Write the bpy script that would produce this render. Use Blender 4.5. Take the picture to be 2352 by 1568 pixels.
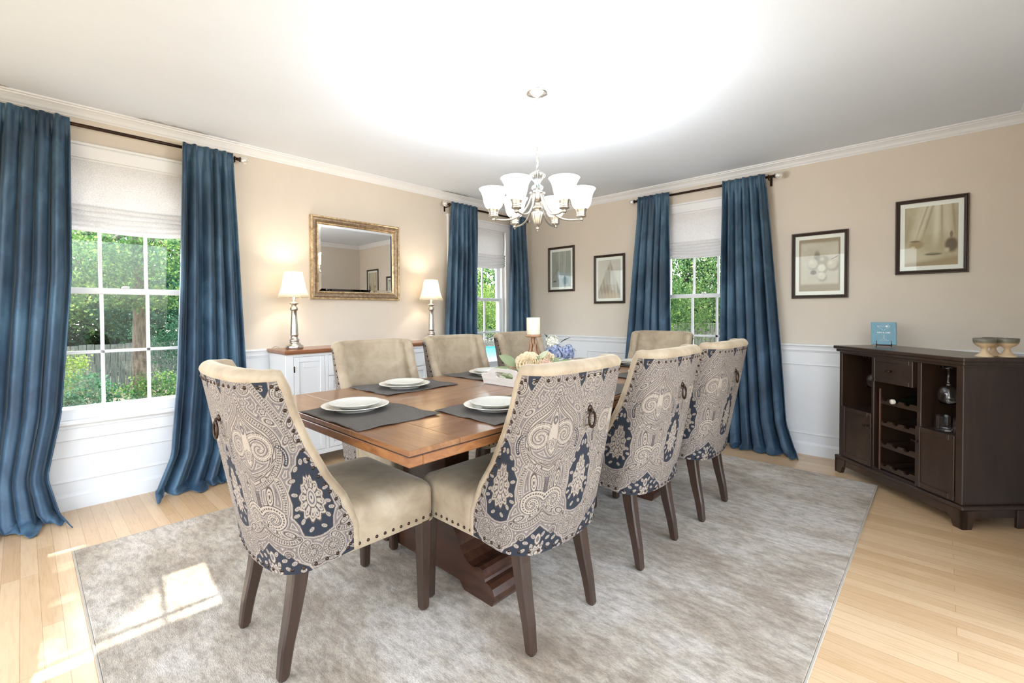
import bpy, math, random
import numpy as np
from mathutils import Vector, Matrix, Euler
PI = math.pi
sc = bpy.context.scene
COL = sc.collection
for o in list(bpy.data.objects):
    bpy.data.objects.remove(o)

# ------------------------------------------------------------------ camera
def cam_axes(yaw, pitch, roll):
    f = Vector((-math.sin(yaw)*math.cos(pitch), math.cos(yaw)*math.cos(pitch), math.sin(pitch)))
    r = Vector((math.cos(yaw), math.sin(yaw), 0)); u = r.cross(f)
    return r*math.cos(roll)+u*math.sin(roll), -r*math.sin(roll)+u*math.cos(roll), f
cd = bpy.data.cameras.new('camera'); cam = bpy.data.objects.new('camera', cd); COL.objects.link(cam)
r_, u_, f_ = cam_axes(math.radians(43.105), math.radians(-1.0243), math.radians(-0.2993))
M_ = Matrix(((r_.x, u_.x, -f_.x, 3.792), (r_.y, u_.y, -f_.y, -4.3452), (r_.z, u_.z, -f_.z, 1.1671), (0, 0, 0, 1)))
cam.matrix_world = M_
cd.sensor_width = 36; cd.lens = 1053.46*36/2352; cd.shift_y = -48.69/2352; cd.clip_start = .02; cd.clip_end = 300
sc.camera = cam

# ------------------------------------------------------------------ world, sun, exposure
vs = sc.view_settings
vs.view_transform = 'Standard'; vs.look = 'None'; vs.gamma = 1; vs.use_curve_mapping = False
vs.exposure = 0.42
SUN_DIR = Vector((1, -.125, -.98)).normalized()
w = bpy.data.worlds.new('world'); sc.world = w; w.use_nodes = True
nt = w.node_tree; nt.nodes.clear()
sky = nt.nodes.new('ShaderNodeTexSky'); sky.sky_type = 'NISHITA'; sky.sun_disc = False
sky.sun_elevation = math.radians(44); sky.sun_rotation = math.radians(-83); sky.air_density = 1.0; sky.dust_density = 2.0
bg = nt.nodes.new('ShaderNodeBackground'); bg.inputs[1].default_value = 1.35
wo = nt.nodes.new('ShaderNodeOutputWorld'); hs = nt.nodes.new('ShaderNodeHueSaturation'); hs.inputs['Saturation'].default_value = .5; nt.links.new(sky.outputs[0], hs.inputs['Color']); nt.links.new(hs.outputs[0], bg.inputs[0]); nt.links.new(bg.outputs[0], wo.inputs[0])
sl = bpy.data.lights.new('sun', 'SUN'); sl.energy = 13; sl.angle = math.radians(.6); sl.color = (1, .975, .94)
so = bpy.data.objects.new('sun', sl); COL.objects.link(so); so.rotation_euler = SUN_DIR.to_track_quat('-Z', 'Y').to_euler(); so.location = (-8, 1, 9)
BULB_W = 9.5      # each chandelier bulb
LAMP_W = 5.5      # each table lamp bulb

# ------------------------------------------------------------------ materials
def srgb(r, g, b):
    f = lambda c: ((c/255+.055)/1.055)**2.4 if c/255 > .04045 else c/255/12.92
    return (f(r), f(g), f(b), 1)
def mat(name, col=None, rough=.5, metal=0, **kw):
    m = bpy.data.materials.new(name); m.use_nodes = True
    b = m.node_tree.nodes['Principled BSDF']
    if col is not None: b.inputs['Base Color'].default_value = col if len(col) == 4 else (*col, 1)
    b.inputs['Roughness'].default_value = rough; b.inputs['Metallic'].default_value = metal
    for k, v in kw.items(): b.inputs[k.replace('_', ' ')].default_value = v
    return m
def P(m): return m.node_tree.nodes['Principled BSDF']
def node(m, t, **kw):
    n = m.node_tree.nodes.new(t)
    for k, v in kw.items():
        if hasattr(n, k): setattr(n, k, v)
        else: n.inputs[k].default_value = v
    return n
def link(m, a, b): m.node_tree.links.new(a, b)
def coords(m, scale=(1, 1, 1), kind='Object', rot=(0, 0, 0)):
    tc = node(m, 'ShaderNodeTexCoord'); mp = node(m, 'ShaderNodeMapping')
    mp.inputs['Scale'].default_value = scale; mp.inputs['Rotation'].default_value = rot
    link(m, tc.outputs[kind], mp.inputs[0]); return mp.outputs[0]
def ramp(m, fac, stops):
    r = node(m, 'ShaderNodeValToRGB'); e = r.color_ramp.elements
    while len(e) < len(stops): e.new(.5)
    for i, (p, c) in enumerate(stops): e[i].position = p; e[i].color = c
    link(m, fac, r.inputs[0]); return r.outputs[0]
def noise(m, vec, scale, detail=4, rough=.55, dist=0):
    n = node(m, 'ShaderNodeTexNoise'); n.inputs['Scale'].default_value = scale; n.inputs['Detail'].default_value = detail
    n.inputs['Roughness'].default_value = rough; n.inputs['Distortion'].default_value = dist
    link(m, vec, n.inputs['Vector']); return n.outputs['Fac']
def bump(m, h, strength=.2, dist=.01):
    b = node(m, 'ShaderNodeBump'); b.inputs['Strength'].default_value = strength; b.inputs['Distance'].default_value = dist
    link(m, h, b.inputs['Height']); link(m, b.outputs[0], P(m).inputs['Normal'])
def mixc(m, fac, a, b, mode='MIX'):
    n = node(m, 'ShaderNodeMix'); n.data_type = 'RGBA'; n.blend_type = mode
    for s, v in ((n.inputs[0], fac), (n.inputs[6], a), (n.inputs[7], b)):
        if hasattr(v, 'links'): link(m, v, s)
        else: s.default_value = v
    return n.outputs[2]

def noisy(name, c1, c2, scale, rough=.6, metal=0, sc3=(1, 1, 1), bs=0, bd=.002, lo=.35, hi=.65, detail=4, **kw):
    m = mat(name, c1, rough, metal, **kw); v = coords(m, sc3)
    n = noise(m, v, scale, detail); link(m, ramp(m, n, [(lo, c1), (hi, c2)]), P(m).inputs['Base Color'])
    if bs: bump(m, n, bs, bd)
    return m

M = {}
M['wall'] = noisy('wall_paint', srgb(207, 197, 183), srgb(210, 200, 186), 3, .75)
v = coords(M['wall']); bump(M['wall'], noise(M['wall'], v, 260, 2), .06, .001)
M['white'] = noisy('trim_paint', srgb(222, 223, 224), srgb(226, 227, 228), 2, .38)
M['ceil'] = noisy('ceiling_paint', srgb(220, 228, 238), srgb(223, 231, 241), 1.5, .85)
M['smear'] = mat('grey_primer', srgb(176, 175, 172), .6)
# maple strip floor
m = M['floor'] = mat('maple_floor', srgb(225, 198, 160), .3)
v = coords(m)
br = node(m, 'ShaderNodeTexBrick'); br.offset = .37; br.offset_frequency = 3; br.squash = 1
br.inputs['Scale'].default_value = 1; br.inputs['Brick Width'].default_value = .83; br.inputs['Row Height'].default_value = .0575
br.inputs['Mortar Size'].default_value = .0011; br.inputs['Mortar Smooth'].default_value = .3; br.inputs['Bias'].default_value = 0
br.inputs['Color1'].default_value = srgb(192, 154, 110); br.inputs['Color2'].default_value = srgb(218, 188, 148); br.inputs['Mortar'].default_value = srgb(150, 112, 70)
link(m, v, br.inputs['Vector'])
v2 = coords(m, (1.2, 16, 1)); g = noise(m, v2, 6, 6, .6, .3)
gr = ramp(m, g, [(.3, srgb(190, 152, 108)), (.55, srgb(220, 190, 150)), (.8, srgb(210, 176, 134))])
link(m, mixc(m, .38, br.outputs['Color'], gr), P(m).inputs['Base Color'])
bump(m, br.outputs['Fac'], -.15, .001)
P(m).inputs['Coat Weight'].default_value = .35; P(m).inputs['Coat Roughness'].default_value = .18
# rug
m = M['rug'] = mat('woven_rug', srgb(180, 172, 160), .95)
a = noise(m, coords(m, (3.4, 8.5, 1), rot=(0, 0, .03)), 4.2, 9, .75, .15)
b = noise(m, coords(m, (1, 1.8, 1)), 1.7, 8, .7, .25)
c = noise(m, coords(m, (40, 150, 1)), 2.0, 3, .7)
ca = ramp(m, a, [(.40, (.64, .62, .58, 1)), (.5, (.90, .89, .88, 1)), (.60, (1.12, 1.12, 1.12, 1))])
cb = ramp(m, b, [(.38, srgb(150, 132, 108)), (.5, srgb(176, 163, 143)), (.60, srgb(196, 186, 172))])
cc = ramp(m, c, [(.32, (.66, .64, .62, 1)), (.58, (1.08, 1.08, 1.08, 1))])
x = mixc(m, 1.0, cb, ca, 'MULTIPLY'); x = mixc(m, .8, x, cc, 'MULTIPLY')
link(m, x, P(m).inputs['Base Color']); bump(m, noise(m, coords(m, (1, 2, 1)), 150, 3), .7, .004)
P(m).inputs['Sheen Weight'].default_value = .25
M['rug_edge'] = mat('rug_binding', srgb(172, 163, 148), .9)
# velvet
m = M['velvet'] = mat('blue_velvet', srgb(40, 76, 108), .55)
n1 = noise(m, coords(m, (1, 1, .45)), 5.5, 6, .62, .4)
link(m, ramp(m, n1, [(.36, srgb(32, 52, 72)), (.50, srgb(46, 72, 94)), (.64, srgb(68, 98, 120))]), P(m).inputs['Base Color'])
P(m).inputs['Sheen Weight'].default_value = .65; P(m).inputs['Sheen Roughness'].default_value = .28; P(m).inputs['Sheen Tint'].default_value = srgb(190, 210, 228)
bump(m, n1, .2, .008)
# cream chair velvet
m = M['cream'] = mat('cream_velvet', srgb(190, 172, 144), .6)
n1 = noise(m, coords(m, (1, 1, 1)), 7, 5, .6, .6)
link(m, ramp(m, n1, [(.32, srgb(138, 120, 97)), (.5, srgb(160, 142, 117)), (.7, srgb(175, 159, 135))]), P(m).inputs['Base Color'])
P(m).inputs['Sheen Weight'].default_value = .5; P(m).inputs['Sheen Roughness'].default_value = .4; P(m).inputs['Sheen Tint'].default_value = srgb(240, 228, 205)
bump(m, noise(m, coords(m), 420, 2), .12, .001)
# vertex coloured woven cloth / paper
def vcol_mat(name, rough, bs=0):
    m = mat(name, None, rough); at = node(m, 'ShaderNodeVertexColor'); at.layer_name = 'Col'
    link(m, at.outputs[0], P(m).inputs['Base Color'])
    if bs: bump(m, noise(m, coords(m), 600, 2), bs, .001)
    return m
M['paisley'] = vcol_mat('paisley_jacquard', .8, .25)
M['art'] = vcol_mat('sketch_paper', .7)
def wood(name, c1, c2, c3, rough, axis=(1, 12, 12), scale=3, coat=.3):
    m = mat(name, c1, rough); n = noise(m, coords(m, axis), scale, 7, .62, .7)
    link(m, ramp(m, n, [(.28, c1), (.5, c2), (.74, c3)]), P(m).inputs['Base Color'])
    P(m).inputs['Coat Weight'].default_value = coat; P(m).inputs['Coat Roughness'].default_value = .12
    return m
M['table'] = wood('cherry_table_wood', srgb(104, 66, 38), srgb(130, 88, 55), srgb(152, 108, 72), .3, (9, 1.2, 9), 3, .45)
M['tablex'] = wood('cherry_table_wood_cross', srgb(104, 66, 38), srgb(128, 86, 53), srgb(152, 108, 72), .3, (1.2, 9, 9), 3, .45)
M['tedge'] = wood('distressed_edge_wood', srgb(104, 62, 34), srgb(134, 86, 48), srgb(158, 108, 64), .38, (3, 3, 9), 4, .3)
M['pedestal'] = wood('dark_cherry_wood', srgb(40, 22, 14), srgb(58, 33, 22), srgb(76, 46, 31), .3, (2, 8, 8), 3, .4)
M['leg'] = wood('walnut_leg_wood', srgb(40, 27, 19), srgb(52, 35, 25), srgb(64, 44, 32), .35, (9, 9, 1), 4, .3)
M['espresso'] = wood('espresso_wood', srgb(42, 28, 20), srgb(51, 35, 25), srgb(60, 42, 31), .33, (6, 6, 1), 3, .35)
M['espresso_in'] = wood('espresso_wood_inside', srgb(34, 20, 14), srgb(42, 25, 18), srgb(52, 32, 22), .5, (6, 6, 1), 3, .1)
M['rackwood'] = wood('rack_post_wood', srgb(70, 42, 28), srgb(90, 56, 38), srgb(108, 70, 48), .4, (6, 6, 1), 3, .1)
M['sbtop'] = wood('sideboard_top_wood', srgb(118, 72, 44), srgb(140, 90, 58), srgb(156, 104, 70), .3, (9, 1, 9), 3, .35)
M['seam'] = mat('dark_seam', srgb(38, 20, 12), .6)
M['bronze'] = mat('dark_bronze', srgb(58, 42, 34), .35, .8)
M['nail'] = mat('antique_nail_bronze', srgb(62, 48, 40), .35, .8)
M['nickel'] = noisy('brushed_nickel', srgb(198, 194, 186), srgb(216, 212, 205), 40, .28, 1, (1, 1, 12))
M['chrome'] = mat('pewter_pull', srgb(130, 122, 112), .3, .9)
M['candle'] = mat('ivory_wax', srgb(232, 222, 200), .5, Subsurface_Weight=.2)
M['holder'] = wood('carved_light_wood', srgb(140, 102, 74), srgb(164, 124, 92), srgb(182, 144, 112), .5, (6, 6, 2), 4, .1)
M['china'] = noisy('cream_stoneware', srgb(226, 220, 208), srgb(232, 227, 216), 20, .25)
m = M['china2'] = mat('embossed_stoneware', srgb(214, 212, 202), .3)
vo = node(m, 'ShaderNodeTexVoronoi'); vo.inputs['Scale'].default_value = 95; link(m, coords(m), vo.inputs['Vector']); bump(m, vo.outputs[0], .5, .003)
M['mat'] = noisy('charcoal_linen', srgb(84, 79, 74), srgb(100, 95, 89), 90, .95, 0, (1, 6, 1), .5, .002)
M['traywood'] = noisy('whitewashed_tray', srgb(214, 206, 196), srgb(226, 219, 210), 8, .6, 0, (1, 8, 8))
M['mirror'] = mat('mirror_silver', (.92, .92, .92, 1), .01, 1)
m = M['gilt'] = mat('aged_gold_frame', srgb(190, 164, 124), .35, .6)
n1 = noise(m, coords(m), 26, 6, .7); link(m, ramp(m, n1, [(.34, srgb(138, 112, 82)), (.5, srgb(192, 166, 126)), (.66, srgb(222, 202, 164))]), P(m).inputs['Base Color']); bump(m, n1, .2, .003)
m = M['giltdark'] = mat('aged_bronze_cove', srgb(104, 84, 66), .42, .6)
n1 = noise(m, coords(m), 34, 6, .7); link(m, ramp(m, n1, [(.34, srgb(112, 92, 76)), (.55, srgb(152, 132, 110)), (.7, srgb(186, 166, 138))]), P(m).inputs['Base Color'])
M['pframe'] = mat('dark_picture_frame', srgb(56, 42, 35), .4)
M['matboard'] = mat('white_mat_board', srgb(236, 234, 228), .8)
M['shadefab'] = None
def cloth_translucent(name, c, t=.35, weave=0):
    m = mat(name, c, .9); nt = m.node_tree
    tr = node(m, 'ShaderNodeBsdfTranslucent'); tr.inputs[0].default_value = c
    mx = node(m, 'ShaderNodeMixShader'); mx.inputs[0].default_value = t
    link(m, P(m).outputs[0], mx.inputs[1]); link(m, tr.outputs[0], mx.inputs[2]); link(m, mx.outputs[0], nt.nodes['Material Output'].inputs[0])
    if weave:
        ck = node(m, 'ShaderNodeTexVoronoi'); ck.inputs['Scale'].default_value = weave
        link(m, coords(m), ck.inputs['Vector'])
        col = ramp(m, ck.outputs[0], [(.25, srgb(244, 243, 242)), (.7, srgb(222, 221, 223))])
        link(m, col, P(m).inputs['Base Color']); link(m, col, tr.inputs[0]); bump(m, ck.outputs[0], .3, .002)
    return m
M['shadefab'] = cloth_translucent('woven_roman_shade', srgb(236, 234, 234), .26, 260)
M['lampshade'] = cloth_translucent('ivory_lamp_shade', srgb(240, 232, 216), .5)
M['leaf1'] = cloth_translucent('green_leaf', srgb(60, 110, 44), .4)
def leafmat(name, a, b, c, t=.45):
    m = cloth_translucent(name, b, t)
    tr = [n for n in m.node_tree.nodes if n.type == 'BSDF_TRANSLUCENT'][0]
    n1 = noise(m, coords(m), 4.5, 8, .85); col = ramp(m, n1, [(.36, a), (.5, b), (.62, c)])
    link(m, col, P(m).inputs['Base Color']); link(m, col, tr.inputs[0]); return m
M['leafA'] = leafmat('maple_leaves', srgb(34, 64, 34), srgb(66, 104, 56), srgb(148, 168, 92))
M['leafB'] = leafmat('blue_green_leaves', srgb(28, 62, 44), srgb(50, 94, 68), srgb(98, 136, 98))
M['leafC'] = leafmat('yellow_green_leaves', srgb(66, 98, 40), srgb(118, 144, 66), srgb(176, 190, 108))
M['leafD'] = leafmat('dark_woodland_leaves', srgb(14, 36, 18), srgb(26, 58, 26), srgb(56, 90, 40), .3)
M['bark'] = noisy('tree_bark', srgb(66, 56, 46), srgb(112, 98, 82), 9, .9, 0, (3, 3, .6), .8, .03)
M['fence'] = noisy('weathered_fence', srgb(84, 88, 80), srgb(116, 120, 110), 5, .9, 0, (8, 8, 1))
M['ground'] = noisy('leaf_litter_ground', srgb(78, 84, 50), srgb(168, 146, 122), 1.3, .95, lo=.42, hi=.56, detail=8)
M['pool'] = mat('turquoise_pool_cover', srgb(70, 150, 148), .6)
M['lattice'] = mat('grey_lattice', srgb(150, 146, 140), .8)
# window glass: clear with a fresnel reflection
m = M['pane'] = bpy.data.materials.new('window_glass'); m.use_nodes = True; m.node_tree.nodes.clear()
out = node(m, 'ShaderNodeOutputMaterial'); tr = node(m, 'ShaderNodeBsdfTransparent'); gl = node(m, 'ShaderNodeBsdfGlossy'); gl.inputs['Roughness'].default_value = .0
lw = node(m, 'ShaderNodeLayerWeight'); lw.inputs[0].default_value = .5; pw = node(m, 'ShaderNodeMath', operation='POWER'); pw.inputs[1].default_value = 5; ml = node(m, 'ShaderNodeMath', operation='MULTIPLY_ADD'); ml.inputs[1].default_value = .9; ml.inputs[2].default_value = .018; link(m, lw.outputs['Facing'], pw.inputs[0]); link(m, pw.outputs[0], ml.inputs[0]); mx = node(m, 'ShaderNodeMixShader'); tr.inputs[0].default_value = (.97, .985, .98, 1)
link(m, ml.outputs[0], mx.inputs[0]); link(m, tr.outputs[0], mx.inputs[1]); link(m, gl.outputs[0], mx.inputs[2]); link(m, mx.outputs[0], out.inputs[0])
M['crackle'] = mat('crackled_glass', (.95, .94, .92, 1), .12, .35, Transmission_Weight=.5, IOR=1.45)
M['glass'] = mat('clear_crystal', (1, 1, 1, 1), .01, 0, Transmission_Weight=1.0, IOR=1.45)
# frosted chandelier glass gives off light
m = M['frost'] = mat('lit_frosted_glass', (.9, .89, .86, 1), .4)
P(m).inputs['Emission Color'].default_value = (1, .97, .92, 1); P(m).inputs['Emission Strength'].default_value = 1.6
M['bulb'] = mat('lit_bulb', (1, 1, 1, 1), .4); P(M['bulb']).inputs['Emission Color'].default_value = (1, .9, .75, 1); P(M['bulb']).inputs['Emission Strength'].default_value = 14
M['petal'] = cloth_translucent('cream_peony_petal', srgb(255, 240, 210), .3)
M['petalw'] = cloth_translucent('white_petal', srgb(236, 234, 220), .3)
M['petalb'] = leafmat('blue_hydrangea_petal', srgb(120, 132, 168), srgb(166, 176, 204), srgb(214, 218, 232), .25)
M['petalp'] = cloth_translucent('pink_petal', srgb(248, 218, 196), .3)
M['sage'] = cloth_translucent('sage_leaf', srgb(146, 158, 120), .25)
M['sage2'] = cloth_translucent('silver_leaf', srgb(196, 200, 168), .25)
M['darkleaf'] = cloth_translucent('dark_leaf', srgb(40, 70, 56), .2)
M['bookblue'] = mat('blue_book_cover', srgb(112, 156, 172), .45)
M['bookdark'] = mat('dark_book_spine', srgb(52, 84, 84), .5)
M['print'] = mat('white_print', srgb(240, 242, 240), .6)
M['print2'] = mat('pale_blue_print', srgb(176, 214, 222), .6)
m = M['pottery'] = mat('glazed_pottery', srgb(196, 164, 122), .3)
sp = node(m, 'ShaderNodeSeparateXYZ'); link(m, coords(m), sp.inputs[0])
link(m, ramp(m, sp.outputs[2], [(.0, srgb(206, 184, 152)), (.072, srgb(198, 172, 134)), (.078, srgb(110, 106, 88)), (.1, srgb(104, 102, 92))]), P(m).inputs['Base Color'])
M['bottle'] = mat('dark_bottle_glass', srgb(16, 20, 14), .08)
M['foil'] = mat('pale_bottle_foil', srgb(226, 220, 206), .3)
M['outwall'] = noisy('exterior_siding', srgb(196, 196, 192), srgb(206, 206, 202), 2, .8)
M['grate'] = mat('cord_wire', srgb(180, 160, 120), .4)

# ------------------------------------------------------------------ mesh builder
class MB:
    def __init__(s): s.v = []; s.f = []; s.sm = []
    def add(s, vs, fs, smooth=False):
        n = len(s.v); s.v += [tuple(p) for p in vs]; s.f += [tuple(i+n for i in f) for f in fs]; s.sm += [smooth]*len(fs); return s
    def box(s, x0, x1, y0, y1, z0, z1, bv=0):
        if x1 < x0: x0, x1 = x1, x0
        if y1 < y0: y0, y1 = y1, y0
        if z1 < z0: z0, z1 = z1, z0
        bv = min(bv, (x1-x0)*.45, (y1-y0)*.45, (z1-z0)*.45)
        if bv <= 0:
            vs = [(x, y, z) for x in (x0, x1) for y in (y0, y1) for z in (z0, z1)]
            return s.add(vs, [(0, 1, 3, 2), (4, 6, 7, 5), (0, 4, 5, 1), (2, 3, 7, 6), (0, 2, 6, 4), (1, 5, 7, 3)])
        # chamfered box: 24 verts
        vs = []; idx = {}
        C = ((x0, x1), (y0, y1), (z0, z1))
        for i in range(8):
            b3 = ((i >> 2) & 1, (i >> 1) & 1, i & 1)
            for ax in range(3):
                p = []
                for k in range(3):
                    c = C[k][b3[k]]
                    if k != ax: c += bv*(1 if b3[k] == 0 else -1)
                    p.append(c)
                idx[(i, ax)] = len(vs); vs.append(tuple(p))
        fs = []
        def c4(ax, side):
            o = [k for k in range(3) if k != ax]; r = []
            for a, b in ((0, 0), (1, 0), (1, 1), (0, 1)):
                bb = [0, 0, 0]; bb[ax] = side; bb[o[0]] = a; bb[o[1]] = b
                r.append(bb[0]*4+bb[1]*2+bb[2])
            return r
        for ax in range(3):
            for side in (0, 1):
                fs.append([idx[(i, ax)] for i in c4(ax, side)])
        for ax in range(3):
            o = [k for k in range(3) if k != ax]
            for a in (0, 1):
                for b in (0, 1):
                    e = []
                    for t in (0, 1):
                        bb = [0, 0, 0]; bb[ax] = t; bb[o[0]] = a; bb[o[1]] = b
                        e.append(bb[0]*4+bb[1]*2+bb[2])
                    fs.append([idx[(e[0], o[0])], idx[(e[1], o[0])], idx[(e[1], o[1])], idx[(e[0], o[1])]])
        for i in range(8): fs.append([idx[(i, 0)], idx[(i, 1)], idx[(i, 2)]])
        return s.add(vs, fs)
    def lathe(s, prof, c=(0, 0, 0), n=32, smooth=True, flute=None):
        vs = []; fs = []
        for k, (r, z) in enumerate(prof):
            for i in range(n):
                a = 2*PI*i/n; rr = r
                if flute: rr = r*(1+flute[1]*math.cos(flute[0]*a))
                vs.append((c[0]+rr*math.cos(a), c[1]+rr*math.sin(a), c[2]+z))
        for k in range(len(prof)-1):
            for i in range(n):
                j = (i+1) % n; fs.append((k*n+i, k*n+j, (k+1)*n+j, (k+1)*n+i))
        return s.add(vs, fs, smooth)
    def tube(s, pts, r, n=10, caps=True, smooth=True):
        pts = [Vector(p) for p in pts]; m = len(pts); rs = r if hasattr(r, '__len__') else [r]*m
        vs = []; prev = None
        for k in range(m):
            t = (pts[min(k+1, m-1)]-pts[max(k-1, 0)])
            if t.length < 1e-9: t = Vector((0, 0, 1))
            t.normalize()
            if prev is None:
                a = Vector((0, 0, 1)) if abs(t.z) < .9 else Vector((1, 0, 0)); u = t.cross(a).normalized()
            else:
                u = (prev-t*prev.dot(t)); u = u.normalized() if u.length > 1e-6 else t.orthogonal().normalized()
            prev = u; v = t.cross(u)
            for i in range(n):
                a = 2*PI*i/n; vs.append(pts[k]+(u*math.cos(a)+v*math.sin(a))*rs[k])
        fs = [(k*n+i, k*n+(i+1) % n, (k+1)*n+(i+1) % n, (k+1)*n+i) for k in range(m-1) for i in range(n)]
        if caps: fs += [tuple(range(n))[::-1], tuple((m-1)*n+i for i in range(n))]
        return s.add(vs, fs, smooth)
    def sphere(s, c, r, n=16, sx=1, sy=1, sz=1):
        h = n//2; vs = []; fs = []
        for k in range(h+1):
            ph = PI*k/h
            for i in range(n):
                a = 2*PI*i/n; vs.append((c[0]+r*sx*math.sin(ph)*math.cos(a), c[1]+r*sy*math.sin(ph)*math.sin(a), c[2]+r*sz*math.cos(ph)))
        for k in range(h):
            for i in range(n): fs.append((k*n+i, (k+1)*n+i, (k+1)*n+(i+1) % n, k*n+(i+1) % n))
        return s.add(vs, fs, True)
    def torus(s, c, R, r, ax='y', n=24, k=8, sz=1.0):
        vs = []; fs = []
        for i in range(n):
            a = 2*PI*i/n
            for j in range(k):
                b = 2*PI*j/k; q = R+r*math.cos(b); p = (q*math.cos(a), q*math.sin(a)*sz, r*math.sin(b))
                if ax == 'y': p = (p[0], p[2], p[1])
                elif ax == 'x': p = (p[2], p[0], p[1])
                vs.append((c[0]+p[0], c[1]+p[1], c[2]+p[2]))
        for i in range(n):
            for j in range(k): fs.append((i*k+j, ((i+1) % n)*k+j, ((i+1) % n)*k+(j+1) % k, i*k+(j+1) % k))
        return s.add(vs, fs, True)
    def prism(s, poly, a0, a1, ax='y', smooth=False):
        """poly in the plane across ax; extruded from a0 to a1"""
        def p3(p, a): return {'y': (p[0], a, p[1]), 'x': (a, p[0], p[1]), 'z': (p[0], p[1], a)}[ax]
        n = len(poly); vs = [p3(p, a0) for p in poly]+[p3(p, a1) for p in poly]
        s.add(vs, [(i, (i+1) % n, n+(i+1) % n, n+i) for i in range(n)], smooth)
        return s.add(vs, [tuple(range(n))[::-1], tuple(range(n, 2*n))])
    def ring(s, x0, x1, z0, z1, prof, y=0, smooth=False):
        """rectangular mitred frame in XZ; prof = [(inset, toward_room)]"""
        vs = []; fs = []; m = len(prof)
        for (i, d) in prof:
            vs += [(x0+i, y-d, z0+i), (x1-i, y-d, z0+i), (x1-i, y-d, z1-i), (x0+i, y-d, z1-i)]
        for k in range(m-1):
            for j in range(4): fs.append((k*4+j, k*4+(j+1) % 4, (k+1)*4+(j+1) % 4, (k+1)*4+j))
        return s.add(vs, fs, smooth)
    def grid(s, F, nu, nv, smooth=True, closeu=False):
        vs = [F(i/nu, j/nv) for j in range(nv+1) for i in range(nu+1)]
        fs = [(j*(nu+1)+i, j*(nu+1)+i+1, (j+1)*(nu+1)+i+1, (j+1)*(nu+1)+i) for j in range(nv) for i in range(nu)]
        return s.add(vs, fs, smooth)
    def xf(s, Mx, start=0):
        for i in range(start, len(s.v)): s.v[i] = tuple(Mx @ Vector(s.v[i]))
        return s
    def mesh(s, name, m, normals=True):
        me = bpy.data.meshes.new(name); me.from_pydata(s.v, [], s.f)
        me.polygons.foreach_set('use_smooth', s.sm)
        if m: me.materials.append(m)
        me.update()
        if normals:
            import bmesh
            b = bmesh.new(); b.from_mesh(me); bmesh.ops.recalc_face_normals(b, faces=b.faces); b.to_mesh(me); b.free()
        return me
    def build(s, name, m, parent=None, loc=None, normals=True):
        o = bpy.data.objects.new(name, s.mesh(name, m, normals)); COL.objects.link(o)
        if parent: o.parent = parent
        if loc: o.location = loc
        return o
def tag(o, label=None, cat=None, group=None, kind=None):
    if label: o['label'] = label
    if cat: o['category'] = cat
    if group: o['group'] = group
    if kind: o['kind'] = kind
    return o
def thing(name, label, cat, loc=(0, 0, 0), rz=0, group=None):
    o = bpy.data.objects.new(name, None); COL.objects.link(o); o.location = loc; o.rotation_euler = (0, 0, rz)
    o.empty_display_size = .1
    return tag(o, label, cat, group)
def kids(o): return [c for c in bpy.data.objects if c.parent == o]
def copy_thing(o, loc, rz, label, group=None):
    def cp(a, par):
        c = a.copy(); COL.objects.link(c); c.parent = par
        for k in kids(a): cp(k, c)
        return c
    src = {}
    c = o.copy(); COL.objects.link(c)
    for k in [q for q in bpy.data.objects if q.parent == o]: cp(k, c)
    c.location = loc; c.rotation_euler = (0, 0, rz); c['label'] = label
    if group: c['group'] = group
    return c
def struct(name, mb, m, parent=None):
    o = mb.build(name, m, parent)
    if not parent: o['kind'] = 'structure'
    return o
def solid(o, t, off=0):
    md = o.modifiers.new('thick', 'SOLIDIFY'); md.thickness = t; md.offset = off; return o
def smooth01(a): a = max(0, min(1, a)); return a*a*(3-2*a)
def interp(pts, x):
    """pts sorted by first value ascending"""
    if x <= pts[0][0]: return pts[0][1:]
    for a, b in zip(pts, pts[1:]):
        if x <= b[0]:
            t = (x-a[0])/(b[0]-a[0]); return tuple(a[k]*(1-t)+b[k]*t for k in range(1, len(a)))
    return pts[-1][1:]

# ------------------------------------------------------------------ room shell
H = 2.41; RX = 4.2; FY = -5.3; WT = .14
WIN_Z0, WIN_Z1 = .535, 2.115
W1 = (-4.29, -3.485); W2 = (-1.21, -.41); W3 = (1.76, 2.56)
b = MB(); b.box(-.14, RX+.14, FY-.14, .14, -.1, 0); struct('floor', b, M['floor'])
b = MB(); b.box(-.14, RX+.14, FY-.14, .14, H, H+.12); ceil = struct('ceiling', b, M['ceil'])
def wall_boxes(b, a0, a1, holes, f):
    x = a0
    for h in sorted(holes):
        f(b, x, h[0], 0, H); f(b, h[0], h[1], 0, h[2]); f(b, h[0], h[1], h[3], H); x = h[1]
    f(b, x, a1, 0, H)
b = MB(); wall_boxes(b, FY-.14, .14, [(*W1, WIN_Z0-.02, WIN_Z1), (*W2, WIN_Z0-.02, WIN_Z1)], lambda b, p, q, z0, z1: b.box(-WT, 0, p, q, z0, z1)); struct('wall_left', b, M['wall'])
b = MB(); wall_boxes(b, 0, RX, [(*W3, WIN_Z0-.02, WIN_Z1)], lambda b, p, q, z0, z1: b.box(p, q, 0, WT, z0, z1)); struct('wall_back', b, M['wall'])
b = MB(); wall_boxes(b, FY-.14, .14, [(-4.9, -1.9, 0, 2.15)], lambda b, p, q, z0, z1: z1-z0 > .01 and b.box(RX, RX+WT, p, q, z0, z1)); struct('wall_right', b, M['wall'])  # wide opening out of view, added so daylight reaches the right side
b = MB(); wall_boxes(b, 0, RX, [(.5, 3.5, 0, 2.15)], lambda b, p, q, z0, z1: z1-z0 > .01 and b.box(p, q, FY-.14, FY, z0, z1)); struct('wall_front', b, M['wall'])  # unseen opening behind the camera, added to let sky light in

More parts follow.
